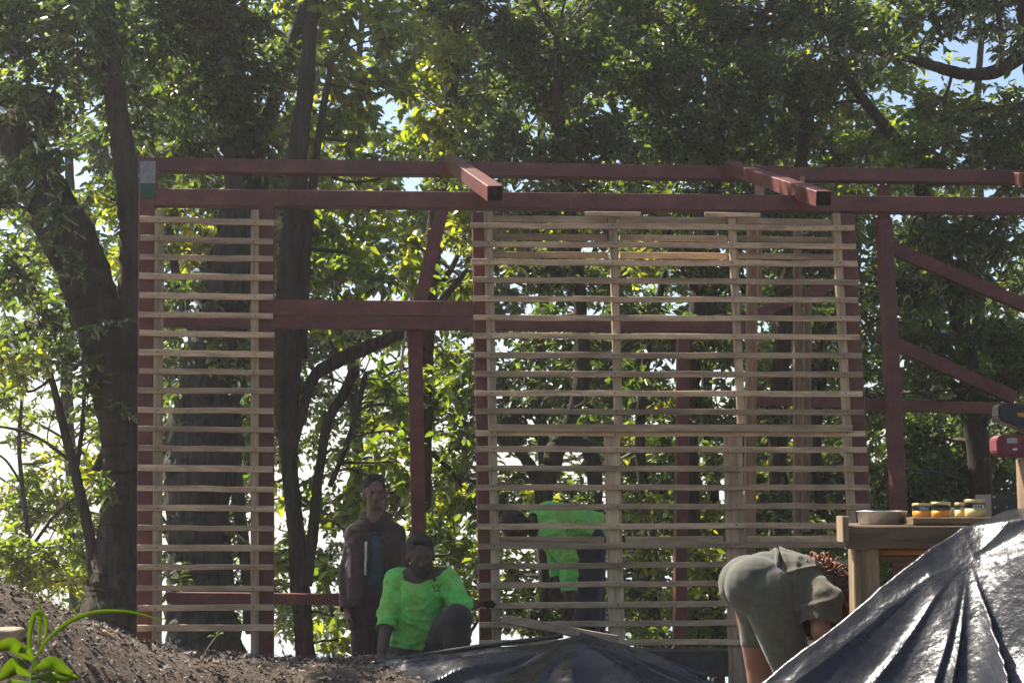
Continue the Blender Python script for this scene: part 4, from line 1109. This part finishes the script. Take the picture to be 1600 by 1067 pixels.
for (a_, b_, c_, w, tl) in (((50, 1032), (18, 1006), (-26, 1016), .050, (.1, -.9, -.15)), ((52, 1046), (82, 1036), (124, 1060), .052, (.25, -.9, -.1)), ((50, 1056), (85, 1058), (126, 1060), .040, (.1, -.8, .35)), ((48, 1056), (24, 1040), (-8, 1066), .062, (-.1, -.95, -.1)), ((52, 1030), (42, 1014), (24, 1018), .03, (.1, -.9, .0)), ((48, 1066), (20, 1072), (-5, 1095), .05, (.0, -.8, .3))):
    leaf_blade('leaf', [pp(*a_, -.02), pp((a_[0] + b_[0]) / 2, (a_[1] + b_[1]) / 2, -.04), pp(*b_, -.06), pp((b_[0] + c_[0]) / 2, (b_[1] + c_[1]) / 2, -.05), pp(*c_, -.03)], [.003, w * .28, w * .50, w * .58, w * .46, w * .22, .001], 'leaf_blade', plant, .10, tl)
# seedling on the berm
sd = at(318, 1026, 7.0)
sdl = thing('seedling', (sd.x, sd.y, gz(sd.x, sd.y)), 'tiny green seedling on a dry stalk at the mound foot', 'plant')
V, F = tube(catmull([at(314, 1034, 7.0), at(325, 1012, 7.0), at(338, 994, 7.0)], 5), np.linspace(.005, .003, 11), 6, .1, 2); put('stalk', V, F, M['plank'], sdl)
for (dx, dy, c) in ((-14, 2, .03), (12, -4, .03), (4, -8, .025)):
    leaf_blade('leaf', [at(338, 994, 7.0), at(338 + dx * .6, 992 + dy * .6, 6.98), at(338 + dx, 993 + dy, 6.96)], [.004, .022, .002], 'leaf_blade', sdl, .1, (0, -.5, .8))
# block on the heap, clay shard, sticks
def lump(name, c, sz, m, label, cat, seed):
    bm = bmesh.new(); bmesh.ops.create_icosphere(bm, subdivisions=3, radius=1)
    P = np.array([v.co[:] for v in bm.verts])
    P = np.sign(P) * np.abs(P) ** .55
    P *= 1 + .10 * fnoise(P, .9, seed)[:, None]
    F = np.array([[v.index for v in f.verts] for f in bm.faces]); bm.free()
    o = put(name, P * np.array(sz) + np.array(c), F, M[m], None, False)
    return tag(o, label, cat)
q = at(10, 990, 5.2); lump('stone_block', (q.x, q.y, q.z), (.065, .05, .024), 'plank', 'pale broken block half sunk in the heap at the left edge', 'block', 5)
q = at(575, 1024, 7.85); lump('clay_shard', (q.x, q.y, gz(q.x, q.y) + .02), (.02, .016, .010), 'clay', 'small red clay shard on the berm by the standing man', 'shard', 6)
for q, (x0, y0, x1, y1, Yq, lab) in enumerate(((160, 985, 182, 1000, 6.0, 'short pale stick on the slope of the heap'), (392, 1046, 405, 1032, 7.3, 'stubby brown stick on the sunlit berm'))):
    V, F = tube(np.linspace(at(x0, y0, Yq), at(x1, y1, Yq), 5), np.array([.008, .009, .008, .007, .005]), 7, .12, q)
    tag(put('stick', V, F, M['plank'], None, True), lab, 'stick')

# ------------------------------------------------------------------ people
def capsule(a, b, ra, rb, n=14):
    a, b = np.array(a, float), np.array(b, float)
    t = b - a; L = np.linalg.norm(t); t = t / (L + 1e-9)
    path, rad = [], []
    for k in (-.98, -.85, -.6, -.3, 0): path.append(a + t * ra * k); rad.append(ra * math.sqrt(max(.02, 1 - k * k)))
    for k in (.33, .66): path.append(a + (b - a) * k); rad.append(ra + (rb - ra) * k)
    for k in (0, .3, .6, .85, .98): path.append(b + t * rb * k); rad.append(rb * math.sqrt(max(.02, 1 - k * k)))
    return tube(path, rad, n)
def ell(c, r, Rm=None, n=16):
    V, F = lathe((0, 0, 0), [(math.sin(k) , -math.cos(k)) for k in np.linspace(.08, math.pi - .08, 11)], n)
    V = np.array(V) * np.array(r)
    if Rm is not None: V = V @ np.array(Rm).T
    return V + np.array(c, float), F
def fuse(shapes, voxel=.009, smooth=5, disp=None):
    Vs, Fs, k = [], [], 0
    for V, F in shapes:
        V = np.asarray([tuple(v) for v in V]); Vs.append(V); Fs += [tuple(i + k for i in f) for f in F]; k += len(V)
    me = bpy.data.meshes.new('tmp'); me.from_pydata([tuple(v) for v in np.concatenate(Vs)], [], Fs); me.update()
    o = bpy.data.objects.new('tmp', me); COL.objects.link(o)
    m = o.modifiers.new('r', 'REMESH'); m.mode = 'VOXEL'; m.voxel_size = voxel
    if smooth:
        s = o.modifiers.new('s', 'SMOOTH'); s.factor = .5; s.iterations = smooth
    dg = bpy.context.evaluated_depsgraph_get()
    ev = o.evaluated_get(dg)
    r = ev.to_mesh()
    V = np.zeros(len(r.vertices) * 3, np.float32); r.vertices.foreach_get('co', V); V = V.reshape(-1, 3).astype(float)
    Nn = np.zeros(len(r.vertices) * 3, np.float32); r.vertices.foreach_get('normal', Nn); Nn = Nn.reshape(-1, 3).astype(float)
    F = [tuple(p.vertices) for p in r.polygons]
    ev.to_mesh_clear()
    bpy.data.objects.remove(o); bpy.data.meshes.remove(me)
    if disp is not None: V = V + Nn * disp(V)[:, None]
    return V, F
def cut(V, F, planes):
    """open hems: drop what lies past each (point, normal, reach)"""
    keep = np.ones(len(V), bool)
    for c, n, reach in planes:
        d = V - np.array(c); n = np.array(n, float) / np.linalg.norm(n)
        keep &= ~((d @ n > 0) & (np.linalg.norm(d, axis=1) < reach))
    V = V.copy()
    F = [f for f in F if all(keep[i] for i in f)]
    used = np.zeros(len(V), bool)
    for f in F: used[list(f)] = True
    for c, n, reach in planes:
        n = np.array(n, float) / np.linalg.norm(n); d = (V - np.array(c)) @ n
        m = used & (d > -.013) & (d <= 0) & (np.linalg.norm(V - np.array(c), axis=1) < reach * 1.05)
        V[m] -= n * d[m][:, None]
    idx = np.cumsum(used) - 1
    F = [tuple(idx[i] for i in f) for f in F]
    return V[used], F
def folds(amp, sc, seed):
    def f(V):
        w = V + .05 * np.stack([fnoise(V, 3, seed + 4), fnoise(V, 3, seed + 5), fnoise(V, 3, seed + 6)], 1)
        r1 = np.clip(1 - 1.7 * np.abs(fnoise(w * np.array([1.1, 1.1, .8]), sc * .75, seed)), 0, 1)
        r2 = np.clip(1 - 1.7 * np.abs(fnoise(w * np.array([.7, .7, 1.5]), sc * 1.3, seed + 1)), 0, 1)
        return amp * (.75 * r1 ** 3 + .5 * r2 ** 3 - .2) + amp * .25 * fnoise(V, sc * 2.3, seed + 2)
    return f
def rotm(yaw, pitch, roll=0): return Matrix.Rotation(yaw, 3, 'Z') @ Matrix.Rotation(roll, 3, 'Y') @ Matrix.Rotation(pitch, 3, 'X')
def head_shapes(c, yaw, pitch, roll=0, s=1.0):
    """face looks along local +Y; yaw 180 deg faces the camera"""
    Rm = rotm(yaw, pitch, roll); c = Vector(c)
    L = lambda x, y, z: c + Rm @ Vector((x, y, z)) * s
    E = lambda p, r: ell(L(*p), np.array(r) * s, Rm)
    sh = [E((0, -.012, .03), (.074, .094, .092)), E((0, .028, -.03), (.060, .062, .085)), E((0, .045, -.088), (.042, .038, .034)), capsule(L(0, .088, .005), L(0, .106, -.034), .009 * s, .015 * s), E((-.013, .094, -.037), (.010, .011, .009)), E((.013, .094, -.037), (.010, .011, .009)),
          capsule(L(-.036, .080, .020), L(.036, .080, .020), .012 * s, .012 * s), E((0, .082, -.060), (.024, .012, .006)), E((0, .081, -.069), (.021, .013, .007)), E((-.040, .066, -.022), (.020, .018, .018)), E((.040, .066, -.022), (.020, .018, .018)),
          E((-.076, -.004, -.012), (.011, .022, .032)), E((.076, -.004, -.012), (.011, .022, .032))]
    eyes = [E((-.031, .082, .003), (.013, .010, .008)), E((.031, .082, .003), (.013, .010, .008))]
    hair = [E((0, -.024, .046), (.083, .098, .088)), E((0, -.06, -.02), (.066, .055, .06))]
    return sh, eyes, hair, L, E
def hand_shapes(w, d, palm_n, side, curl=.5, s=1.0, thumb=True):
    """palm from wrist w along d; palm_n points out of the palm; side = thumb side direction"""
    w, d, pn = Vector(w), Vector(d).normalized(), Vector(palm_n)
    pn = (pn - d * pn.dot(d)).normalized(); sd = Vector(side); sd = (sd - d * sd.dot(d) - pn * sd.dot(pn)).normalized()
    Rm = Matrix((sd, d, pn)).transposed()
    sh = [ell(w + d * .045 * s, np.array((.040, .050, .016)) * s, Rm), capsule(w - d * .02 * s, w + d * .03 * s, .024 * s, .028 * s)]
    for k, (off, ln) in enumerate(((.030, .070), (.010, .080), (-.011, .074), (-.031, .058))):
        b = w + d * .088 * s + sd * off * s
        d1 = (d * math.cos(curl * .6) + pn * math.sin(curl * .6) + sd * off * 2).normalized(); d2 = (d * math.cos(curl * 1.5) + pn * math.sin(curl * 1.5)).normalized()
        m_ = b + d1 * ln * .5 * s; e = m_ + d2 * ln * .5 * s
        sh += [capsule(b - d * .02 * s, m_, .0095 * s, .0088 * s, 8), capsule(m_, e, .0088 * s, .0078 * s, 8)]
    if thumb:
        b = w + d * .025 * s + sd * .028 * s; m_ = b + (d * .7 + sd * .7 + pn * .3).normalized() * .04 * s; e = m_ + (d * .9 + sd * .25 + pn * .4).normalized() * .03 * s
        sh += [capsule(b, m_, .013 * s, .0105 * s, 8), capsule(m_, e, .0105 * s, .009 * s, 8)]
    return sh
def shoe_shapes(ank, yaw, s=1.0):
    Rm = Matrix.Rotation(yaw, 3, 'Z'); a = Vector(ank)
    L = lambda x, y, z: a + Rm @ Vector((x, y, z)) * s
    return [capsule(L(0, -.04, -.045), L(0, .15, -.055), .042 * s, .036 * s), capsule(L(0, 0, .05), L(0, 0, -.03), .05 * s, .05 * s), ell(L(0, .06, -.075), np.array((.05, .14, .022)) * s, Rm)]
def addpart(name, VF, m, parent, label=None):
    o = put(name, VF[0], VF[1], M[m], parent, True)
    if label: o['label'] = label
    return o

# --- standing man in the doorway, brown jacket over a slate tee
def standing_man():
    Y = 10.0
    q = lambda x, y, d=0.0: at(x, y, Y + d)
    zf = gz(q(580, 1000).x, Y)
    t = thing('person', (q(585, 1000).x, Y, zf), 'person standing in the doorway in an open brown jacket, looking on', 'person')
    hc = q(585, 769); sh, eyes, hair, L, E = head_shapes(hc, R(194), R(-4), 0, .98)
    pel = q(586, 930, .02); chest = q(585, 860, .0); nk = q(585, 815, .02)
    shl, shr = q(558, 838, .0), q(614, 838, .03)
    ell_, elr = q(544, 895, .05), q(627, 895, .09); wl, wr = q(543, 952, -.06), q(626, 952, .0)
    kl, kr = Vector((q(568, 930).x, Y - .02, zf + .50)), Vector((q(604, 930).x, Y + .03, zf + .50))
    al, ar = Vector((q(566, 930).x, Y + .02, zf + .10)), Vector((q(606, 930).x, Y + .06, zf + .10))
    hl, hr = q(569, 945, .02), q(603, 945, .03)
    body = sh + [capsule(nk + Vector((0, 0, -.02)), hc + Vector((0, .02, -.06)), .062, .056), capsule(chest, pel, .112, .108), capsule(shl, shr, .060, .060),
                 capsule(shl, ell_, .054, .044), capsule(ell_, wl, .042, .030), capsule(shr, elr, .054, .044), capsule(elr, wr, .042, .030),
                 capsule(hl, kl, .085, .058), capsule(kl, al, .054, .040), capsule(hr, kr, .085, .058), capsule(kr, ar, .054, .040)]
    body += hand_shapes(wl, (0.05, -.1, -1), (1, .2, 0), (0, -1, 0), .5) + hand_shapes(wr, (0, -.1, -1), (-1, .2, 0), (0, -1, 0), .5)
    addpart('body', fuse(body, .008, 5), 'skin_mid', t)
    for e in eyes: addpart('eye', e, 'eye', t)
    V, F = fuse(hair + [E((0, .03, .108), (.06, .05, .025))], .008, 3, lambda V: .004 * fnoise(V, 22, 3)); addpart('hair', (V, F), 'hair_black', t)
    tee = [capsule(chest, pel, .122, .120), capsule(shl, shr, .066, .066), ell((chest + pel) / 2 + Vector((0, -.005, -.02)), (.13, .12, .22))]
    V, F = fuse(tee, .010, 6, folds(.008, 6, 8)); V, F = cut(V, F, [(pel + Vector((0, 0, -.06)), (0, 0, -1), .5), (nk + Vector((0, -.06, .0)), (0, -.35, 1), .12)]); addpart('tee', (V, F), 'tee_teal', t, 'slate blue tee under the open jacket')
    tr = [capsule(pel, pel + Vector((0, 0, -.03)), .15, .15), capsule(hl, kl, .10, .078), capsule(kl, al, .075, .066), capsule(hr, kr, .10, .078), capsule(kr, ar, .075, .066)]
    V, F = fuse(tr, .011, 5, folds(.008, 6, 12)); V, F = cut(V, F, [(al, (0, 0, -1), .16), (ar, (0, 0, -1), .16)]); addpart('trousers', (V, F), 'dark_trousers', t)
    # jacket: shell round back, sides, sleeves; open at the front
    j = [capsule(chest + Vector((-.04, .01, -.02)), pel + Vector((-.05, .0, -.05)), .150, .160), capsule(chest + Vector((.05, .02, -.02)), pel + Vector((.06, .02, -.05)), .150, .160), capsule(shl, nk + Vector((-.03, .02, -.03)), .090, .080), capsule(shr, nk + Vector((.04, .02, -.03)), .090, .080), capsule(shl + Vector((.03, -.03, -.05)), chest + Vector((-.05, -.02, -.05)), .095, .11), capsule(shr + Vector((-.03, -.03, -.05)), chest + Vector((.06, -.01, -.05)), .095, .11), capsule(shl, ell_, .074, .064), capsule(ell_, wl, .062, .048), capsule(shr, elr, .074, .064), capsule(elr, wr, .062, .048), capsule(nk + Vector((-.05, .06, .01)), nk + Vector((.06, .06, .01)), .062, .062)]
    V, F = fuse(j, .011, 5, folds(.012, 5, 15))
    V, F = cut(V, F, [(pel + Vector((0, 0, -.13)), (0, 0, -1), .5), (wl, wl - ell_, .12), (wr, wr - elr, .12)])
    c = q(588, 880)
    slit = .055 + .04 * np.clip((c.z - V[:, 2]) / .3, -1, 1)
    keep = ~((V[:, 1] < Y - .06) & (np.abs(V[:, 0] - c.x - .012) < slit) & (V[:, 2] < nk.z + .02)) & ~((V[:, 2] > nk.z + .015) & (V[:, 1] < Y - .02))
    idx = np.cumsum(keep) - 1
    F = [tuple(idx[i] for i in f) for f in F if all(keep[i] for i in f)]; V = V[keep]
    jk = addpart('jacket', (V, F), 'jacket', t)
    md = jk.modifiers.new('thickness', 'SOLIDIFY'); md.thickness = .008; md.offset = 1
    V, F = bar(q(572, 846, -.17), q(571, 898, -.18), .016, .006, (0, -1, 0), 6, .002, .001); addpart('drawstring', (V, F), 'cream', t)
    addpart('shoe', fuse(shoe_shapes(al, R(190)), .010, 3), 'shoe', t); addpart('shoe', fuse(shoe_shapes(ar, R(170)), .010, 3), 'shoe', t)
standing_man()

# --- kneeling man in fluorescent jersey, hand on the post
def kneeling_man():
    Y = 8.72
    q = lambda x, y, d=0.0: at(x, y, Y + d)
    g0 = gz(q(655, 1000).x, Y)
    t = thing('person', (q(655, 1000).x, Y, g0), 'person kneeling in the doorway in a fluorescent green shirt', 'person')
    hc = q(657, 868, -.06); sh, eyes, hair, L, E = head_shapes(hc, R(192), R(-10), R(3), 1.02)
    nk = q(655, 902, .02); shl, shr = q(622, 908, .02), q(695, 903, .0)
    chest = q(657, 930, .03); pel = q(650, 1012, .12)
    el_l, wl = q(606, 962, -.05), q(597, 1018, -.18); el_r, wr = q(718, 945, -.06), q(741, 944, .16)
    hl, hr = pel + Vector((-.09, -.02, -.02)), pel + Vector((.10, -.02, -.02))
    kl = Vector((q(628, 1040).x, Y - .30, g0 + .10)); al = Vector((q(634, 1040).x, Y + .14, g0 + .09))
    kr = q(716, 966, -.20); ar = Vector((q(712, 1040).x, Y - .14, g0 + .10))
    body = sh + [capsule(nk, hc + Vector((0, .03, -.05)), .064, .058), capsule(chest, pel, .135, .13), capsule(shl, shr, .075, .075), capsule(shl, el_l, .056, .046), capsule(el_l, wl, .045, .031), capsule(shr, el_r, .056, .046), capsule(el_r, wr, .045, .031),
                 capsule(hl, kl, .09, .06), capsule(kl, al, .056, .042), capsule(hr, kr, .09, .062), capsule(kr, ar, .056, .042)]
    body += hand_shapes(wl, (-.12, -.15, -1), (.3, 1, 0), (1, 0, 0), .35) + hand_shapes(wr, (.55, .6, .1), (.5, -.2, -.8), (0, 0, 1), .7)
    addpart('body', fuse(body, .008, 5), 'skin_dark', t)
    for e in eyes: addpart('eye', e, 'eye', t)
    V, F = fuse(hair + [E((0, .035, .104), (.062, .05, .026))], .008, 3, lambda V: .004 * fnoise(V, 26, 5)); addpart('hair', (V, F), 'hair_black', t)
    V, F = fuse([E((0, .062, -.088), (.050, .034, .034)), capsule(L(-.058, .03, -.05), L(-.02, .075, -.10), .016, .018), capsule(L(.058, .03, -.05), L(.02, .075, -.10), .016, .018)], .007, 3, lambda V: .003 * fnoise(V, 30, 6)); addpart('beard', (V, F), 'hair_black', t)
    s_ = [capsule(chest + Vector((0, 0, .0)), pel + Vector((-.02, -.04, .05)), .152, .150), capsule(shl + Vector((.015, 0, -.015)), shr + Vector((-.015, 0, -.015)), .080, .080), capsule(nk + Vector((-.04, .01, -.03)), shl, .075, .078), capsule(nk + Vector((.04, .01, -.03)), shr, .075, .078), capsule(shl, el_l, .074, .066), capsule(el_l, el_l.lerp(wl, .35), .064, .058), capsule(shr, el_r, .074, .064), capsule(el_r, el_r.lerp(wr, .25), .062, .056)]
    V, F = fuse(s_, .008, 4, folds(.018, 6.5, 22))
    V, F = cut(V, F, [(el_l.lerp(wl, .34), wl - el_l, .078), (el_r.lerp(wr, .22), wr - el_r, .09), (nk + Vector((0, -.05, .012)), (0, -.5, 1), .092), (pel + Vector((0, 0, -.03)), (.35, 0, -1), .35)])
    sp = addpart('shirt', (V, F), 'hi_vis', t)
    md = sp.modifiers.new('thickness', 'SOLIDIFY'); md.thickness = .004
    # small dark emblem on the chest: two crossed strokes over a bar
    for (x0, y0, x1, y1) in ((676, 913, 679, 920), (682, 913, 679, 920), (683, 912, 686, 919), (689, 912, 686, 919), (677, 923, 688, 922)):
        a, b = q(x0, y0, -.158), q(x1, y1, -.158)
        V, F = bar(a, b, .0035, .03, (0, -1, 0), 1, 0, .001); put('emblem', V, F, M['ink'], sp)
    tr = [capsule(pel, pel + Vector((0, -.03, -.02)), .15, .15), capsule(hl, kl, .11, .085), capsule(kl, al, .080, .062), capsule(hr, kr, .112, .090), capsule(kr, ar, .085, .068)]
    V, F = fuse(tr, .010, 5, folds(.010, 6, 26)); V, F = cut(V, F, [(ar, (0, 0, -1), .14)]); addpart('trousers', (V, F), 'dark_trousers', t)
    addpart('shoe', fuse(shoe_shapes(ar + Vector((0, 0, .02)), R(175)), .010, 3), 'shoe', t); addpart('shoe', fuse(shoe_shapes(al + Vector((0, .03, .02)), R(190)), .010, 3), 'shoe', t)
kneeling_man()

# --- man bending over behind the wide panel
def bending_man():
    Y = 10.3
    q = lambda x, y, d=0.0: at(x, y, Y + d)
    g0 = gz(q(920, 1000).x, Y)
    t = thing('person', (q(920, 1000).x, Y, g0), 'person bent over behind the slats in a fluorescent green shirt', 'person')
    pel = q(922, 836, .05); chest = q(862, 820, -.08); nk = q(836, 818, -.14)
    hc = q(806, 826, -.2)
    sh, eyes, hair, L, E = head_shapes(hc, R(112), R(-52), 0, 1.0)
    shl, shr = q(862, 836, -.26), q(858, 822, .12)
    el_l, wl = q(888, 876, -.34), q(890, 930, -.40); el_r, wr = q(872, 872, .10), q(872, 912, .02)
    hl, hr = pel + Vector((0, -.10, -.03)), pel + Vector((.0, .10, -.03))
    kl = Vector((q(915, 900).x, Y - .06, g0 + .46)); kr = Vector((q(930, 900).x, Y + .16, g0 + .46))
    al = Vector((q(922, 900).x, Y - .06, g0 + .10)); ar = Vector((q(938, 900).x, Y + .18, g0 + .10))
    body = sh + [capsule(nk, hc.lerp(nk, .3), .06, .056), capsule(chest, pel, .13, .125), capsule(shl, shr, .07, .07), capsule(shl, el_l, .054, .044), capsule(el_l, wl, .043, .030), capsule(shr, el_r, .054, .044), capsule(el_r, wr, .043, .030),
                 capsule(hl, kl, .09, .06), capsule(kl, al, .056, .042), capsule(hr, kr, .09, .06), capsule(kr, ar, .056, .042)]
    body += hand_shapes(wl, (0, -.1, -1), (-.3, 1, 0), (-1, 0, 0), .5) + hand_shapes(wr, (.0, -.1, -1), (0, -1, 0), (-1, 0, 0), .5)
    addpart('body', fuse(body, .009, 5), 'skin_dark', t)
    V, F = fuse(hair, .009, 3, lambda V: .004 * fnoise(V, 22, 3)); addpart('hair', (V, F), 'hair_black', t)
    s_ = [capsule(chest, pel + Vector((.02, 0, .02)), .172, .152), capsule(shl, shr, .10, .10), capsule(shl, el_l, .084, .07), capsule(el_l, wl, .066, .056), capsule(shr, el_r, .084, .07), capsule(el_r, wr, .066, .05), ell((chest + pel) / 2 + Vector((-.02, 0, .03)), (.24, .19, .15))]
    V, F = fuse(s_, .009, 4, folds(.016, 6, 42)); V, F = cut(V, F, [(wl.lerp(el_l, .1), wl - el_l, .12), (wr.lerp(el_r, .2), wr - el_r, .12), (pel + Vector((.10, 0, -.02)), (1, 0, -.5), .35), (nk + Vector((-.02, 0, 0)), nk - chest, .12)])
    addpart('shirt', (V, F), 'hi_vis', t)
    tr = [capsule(pel, pel + Vector((.02, 0, -.02)), .16, .15), capsule(hl, kl, .11, .085), capsule(kl, al, .080, .072), capsule(hr, kr, .11, .085), capsule(kr, ar, .080, .072)]
    V, F = fuse(tr, .011, 5, folds(.010, 6, 46)); V, F = cut(V, F, [(al, (0, 0, -1), .15), (ar, (0, 0, -1), .15)]); addpart('trousers', (V, F), 'navy_trousers', t)
    addpart('shoe', fuse(shoe_shapes(al, R(95)), .010, 3), 'shoe', t); addpart('shoe', fuse(shoe_shapes(ar, R(85)), .010, 3), 'shoe', t)
bending_man()

# --- woman bending forward in front of the panel
def bending_woman():
    Y = 5.75
    q = lambda x, y, d=0.0: at(x, y, Y + d)
    g0 = gz(q(1200, 1000).x, Y)
    t = thing('person', (q(1200, 1000).x, Y, g0), 'person bending double beside the bench in grey leggings and olive shirt', 'person')
    pel = q(1190, 912, .0); chest = q(1262, 920, .0); nk = q(1296, 922, -.01)
    hc = q(1312, 938, -.02)
    sh, eyes, hair, L, E = head_shapes(hc, R(-95), R(-75), 0, .95)
    hn, hf = pel + Vector((-.005, -.085, -.01)), pel + Vector((-.015, .085, -.01))
    kn = Vector((q(1238, 1050).x, Y - .10, g0 + .47)); kf = Vector((q(1194, 1000).x, Y + .13, g0 + .50))
    an = Vector((q(1222, 1100).x, Y - .10, g0 + .09)); af = Vector((q(1208, 1100).x, Y + .13, g0 + .09))
    sn, sf = q(1283, 940, -.13), q(1284, 930, .15)
    en, ef = q(1282, 985, -.19), q(1290, 980, .18); wn_, wf = q(1296, 1060, -.12), q(1310, 1050, .12)
    body = sh + [capsule(nk, hc.lerp(nk, .3), .05, .048), capsule(chest, pel, .105, .12), capsule(sn, sf, .055, .055), capsule(sn, en, .046, .038), capsule(en, wn_, .036, .025), capsule(sf, ef, .046, .038), capsule(ef, wf, .036, .025),
                 capsule(hn, kn, .095, .058), capsule(kn, an, .056, .036), capsule(hf, kf, .095, .055), capsule(kf, af, .055, .036)]
    body += hand_shapes(wn_, (.2, 0, -1), (0, 1, 0), (1, 0, 0), .5, .92) + hand_shapes(wf, (.2, 0, -1), (0, -1, 0), (1, 0, 0), .5, .92)
    addpart('body', fuse(body, .008, 5), 'skin_light', t)
    lg = [ell(pel + Vector((-.035, -.075, -.005)), (.126, .10, .118)), ell(pel + Vector((-.035, .08, -.005)), (.126, .10, .118)), capsule(pel + Vector((.02, 0, .005)), pel + Vector((.05, 0, .0)), .125, .12), capsule(hn + Vector((.012, 0, -.02)), kn, .112, .070), capsule(hf + Vector((0.012, 0, -.02)), kf, .100, .060), capsule(kn, kn.lerp(an, .15), .074, .066)]
    V, F = fuse(lg, .008, 8, folds(.0025, 7, 62)); V, F = cut(V, F, [(kf.lerp(hf, .30), kf - hf, .16), (kn.lerp(an, .1), an - kn, .13)])
    addpart('leggings', (V, F), 'leggings', t)
    s_ = [capsule(chest + Vector((.0, 0, -.012)), pel + Vector((.055, 0, .008)), .122, .128), capsule(sn, sf, .072, .072), capsule(chest + Vector((0, -.06, -.02)), sn, .10, .075), capsule(sn, sn.lerp(en, .8), .074, .064), capsule(sf, sf.lerp(ef, .5), .066, .058), ell(chest + Vector((-.03, 0, -.045)), (.125, .165, .155)), ell(chest + Vector((-.055, 0, -.10)), (.085, .15, .12))]
    V, F = fuse(s_, .008, 14, folds(.024, 5.5, 66)); V, F = cut(V, F, [(pel + Vector((.055, 0, 0)), (-1, 0, .12), .40), (nk + Vector((.005, 0, 0)), nk - chest, .09), (sn.lerp(en, .85), en - sn, .08), (sf.lerp(ef, .5), ef - sf, .06), (chest + Vector((-.05, 0, -.185)), (0, 0, -1), .2)])
    sp = addpart('shirt', (V, F), 'olive_shirt', t); md = sp.modifiers.new('thickness', 'SOLIDIFY'); md.thickness = .004; md.offset = 1
    # waistband roll where shirt meets leggings
    ring = [pel + Vector((.045 + .012 * math.cos(a * 2), .132 * math.sin(a), .132 * math.cos(a))) for a in np.linspace(0, 2 * math.pi, 33)]
    V, F = tube(np.array([tuple(r) for r in ring]), np.full(33, .010), 8, .1, 3, False); addpart('waistband', (V, F), 'olive_shirt', t)
    # hair: brown cap, auburn strands hanging down and curls along the nape
    V, F = fuse(hair + [E((0, -.03, .02), (.088, .10, .095))], .008, 3, lambda V: .006 * fnoise(V, 16, 9)); hp = addpart('hair', (V, F), 'hair_brown', t)
    g = random.Random(3)
    for k in range(46):
        a0 = hc + Vector((g.uniform(-.05, .05), g.uniform(-.09, .06), g.uniform(-.03, .06)))
        dx = g.uniform(-.03, .04)
        p1 = a0 + Vector((dx, g.uniform(-.04, .01), -.10)); p2 = p1 + Vector((dx * .6 + g.uniform(-.03, .03), g.uniform(-.02, .02), -.12)); p3 = p2 + Vector((g.uniform(-.03, .03), 0, -.09))
        V, F = tube(catmull([a0, p1, p2, p3], 4), np.linspace(.009, .003, 13), 5, .2, k); put('hair_strand', V, F, M['hair_auburn'], hp, True)
    for k in range(40):
        f = k / 40
        c = q(1262, 868).lerp(q(1306, 902), f) + Vector((g.uniform(-.012, .012), g.uniform(-.09, .05), g.uniform(-.016, .012)))
        ph = g.uniform(0, 6.28); rr = g.uniform(.012, .024)
        pts = [c + Vector((math.cos(ph + s * 1.1) * rr + .012 * s, math.sin(ph * 2 + s) * rr, math.sin(ph + s * 1.1) * rr)) for s in range(6)]
        V, F = tube(catmull(pts, 3), np.full(16, .0042), 5, .2, k); put('hair_curl', V, F, M['hair_auburn'], hp, True)
    addpart('shoe', fuse(shoe_shapes(an, R(-85), .9), .010, 3), 'shoe', t); addpart('shoe', fuse(shoe_shapes(af, R(-95), .9), .010, 3), 'shoe', t)
bending_woman()

# ------------------------------------------------------------------ haze box added as a stand-in for milky lens glare
hv = [(x, y, z) for z in (-29.5, 13.5) for (x, y) in ((-950, -40), (950, -40), (950, 950), (-950, 950))]
hz = put('haze', hv, [(3, 2, 1, 0), (4, 5, 6, 7), (0, 1, 5, 4), (1, 2, 6, 5), (2, 3, 7, 6), (3, 0, 4, 7)], None)
tag(hz, 'thin pale haze box added to veil the clearing like lens glare', 'haze', kind='stuff')
hm = bpy.data.materials.new('thin haze'); hm.use_nodes = True
hn_ = hm.node_tree.nodes; hn_.remove(hn_['Principled BSDF'])
pv = hn_.new('ShaderNodeVolumePrincipled')
pv.inputs['Color'].default_value = (1.0, 0.96, 0.93, 1)
pv.inputs['Density'].default_value = 0.0016
pv.inputs['Anisotropy'].default_value = 0.35
hm.node_tree.links.new(pv.outputs[0], hn_['Material Output'].inputs['Volume'])
hz.data.materials.append(hm)
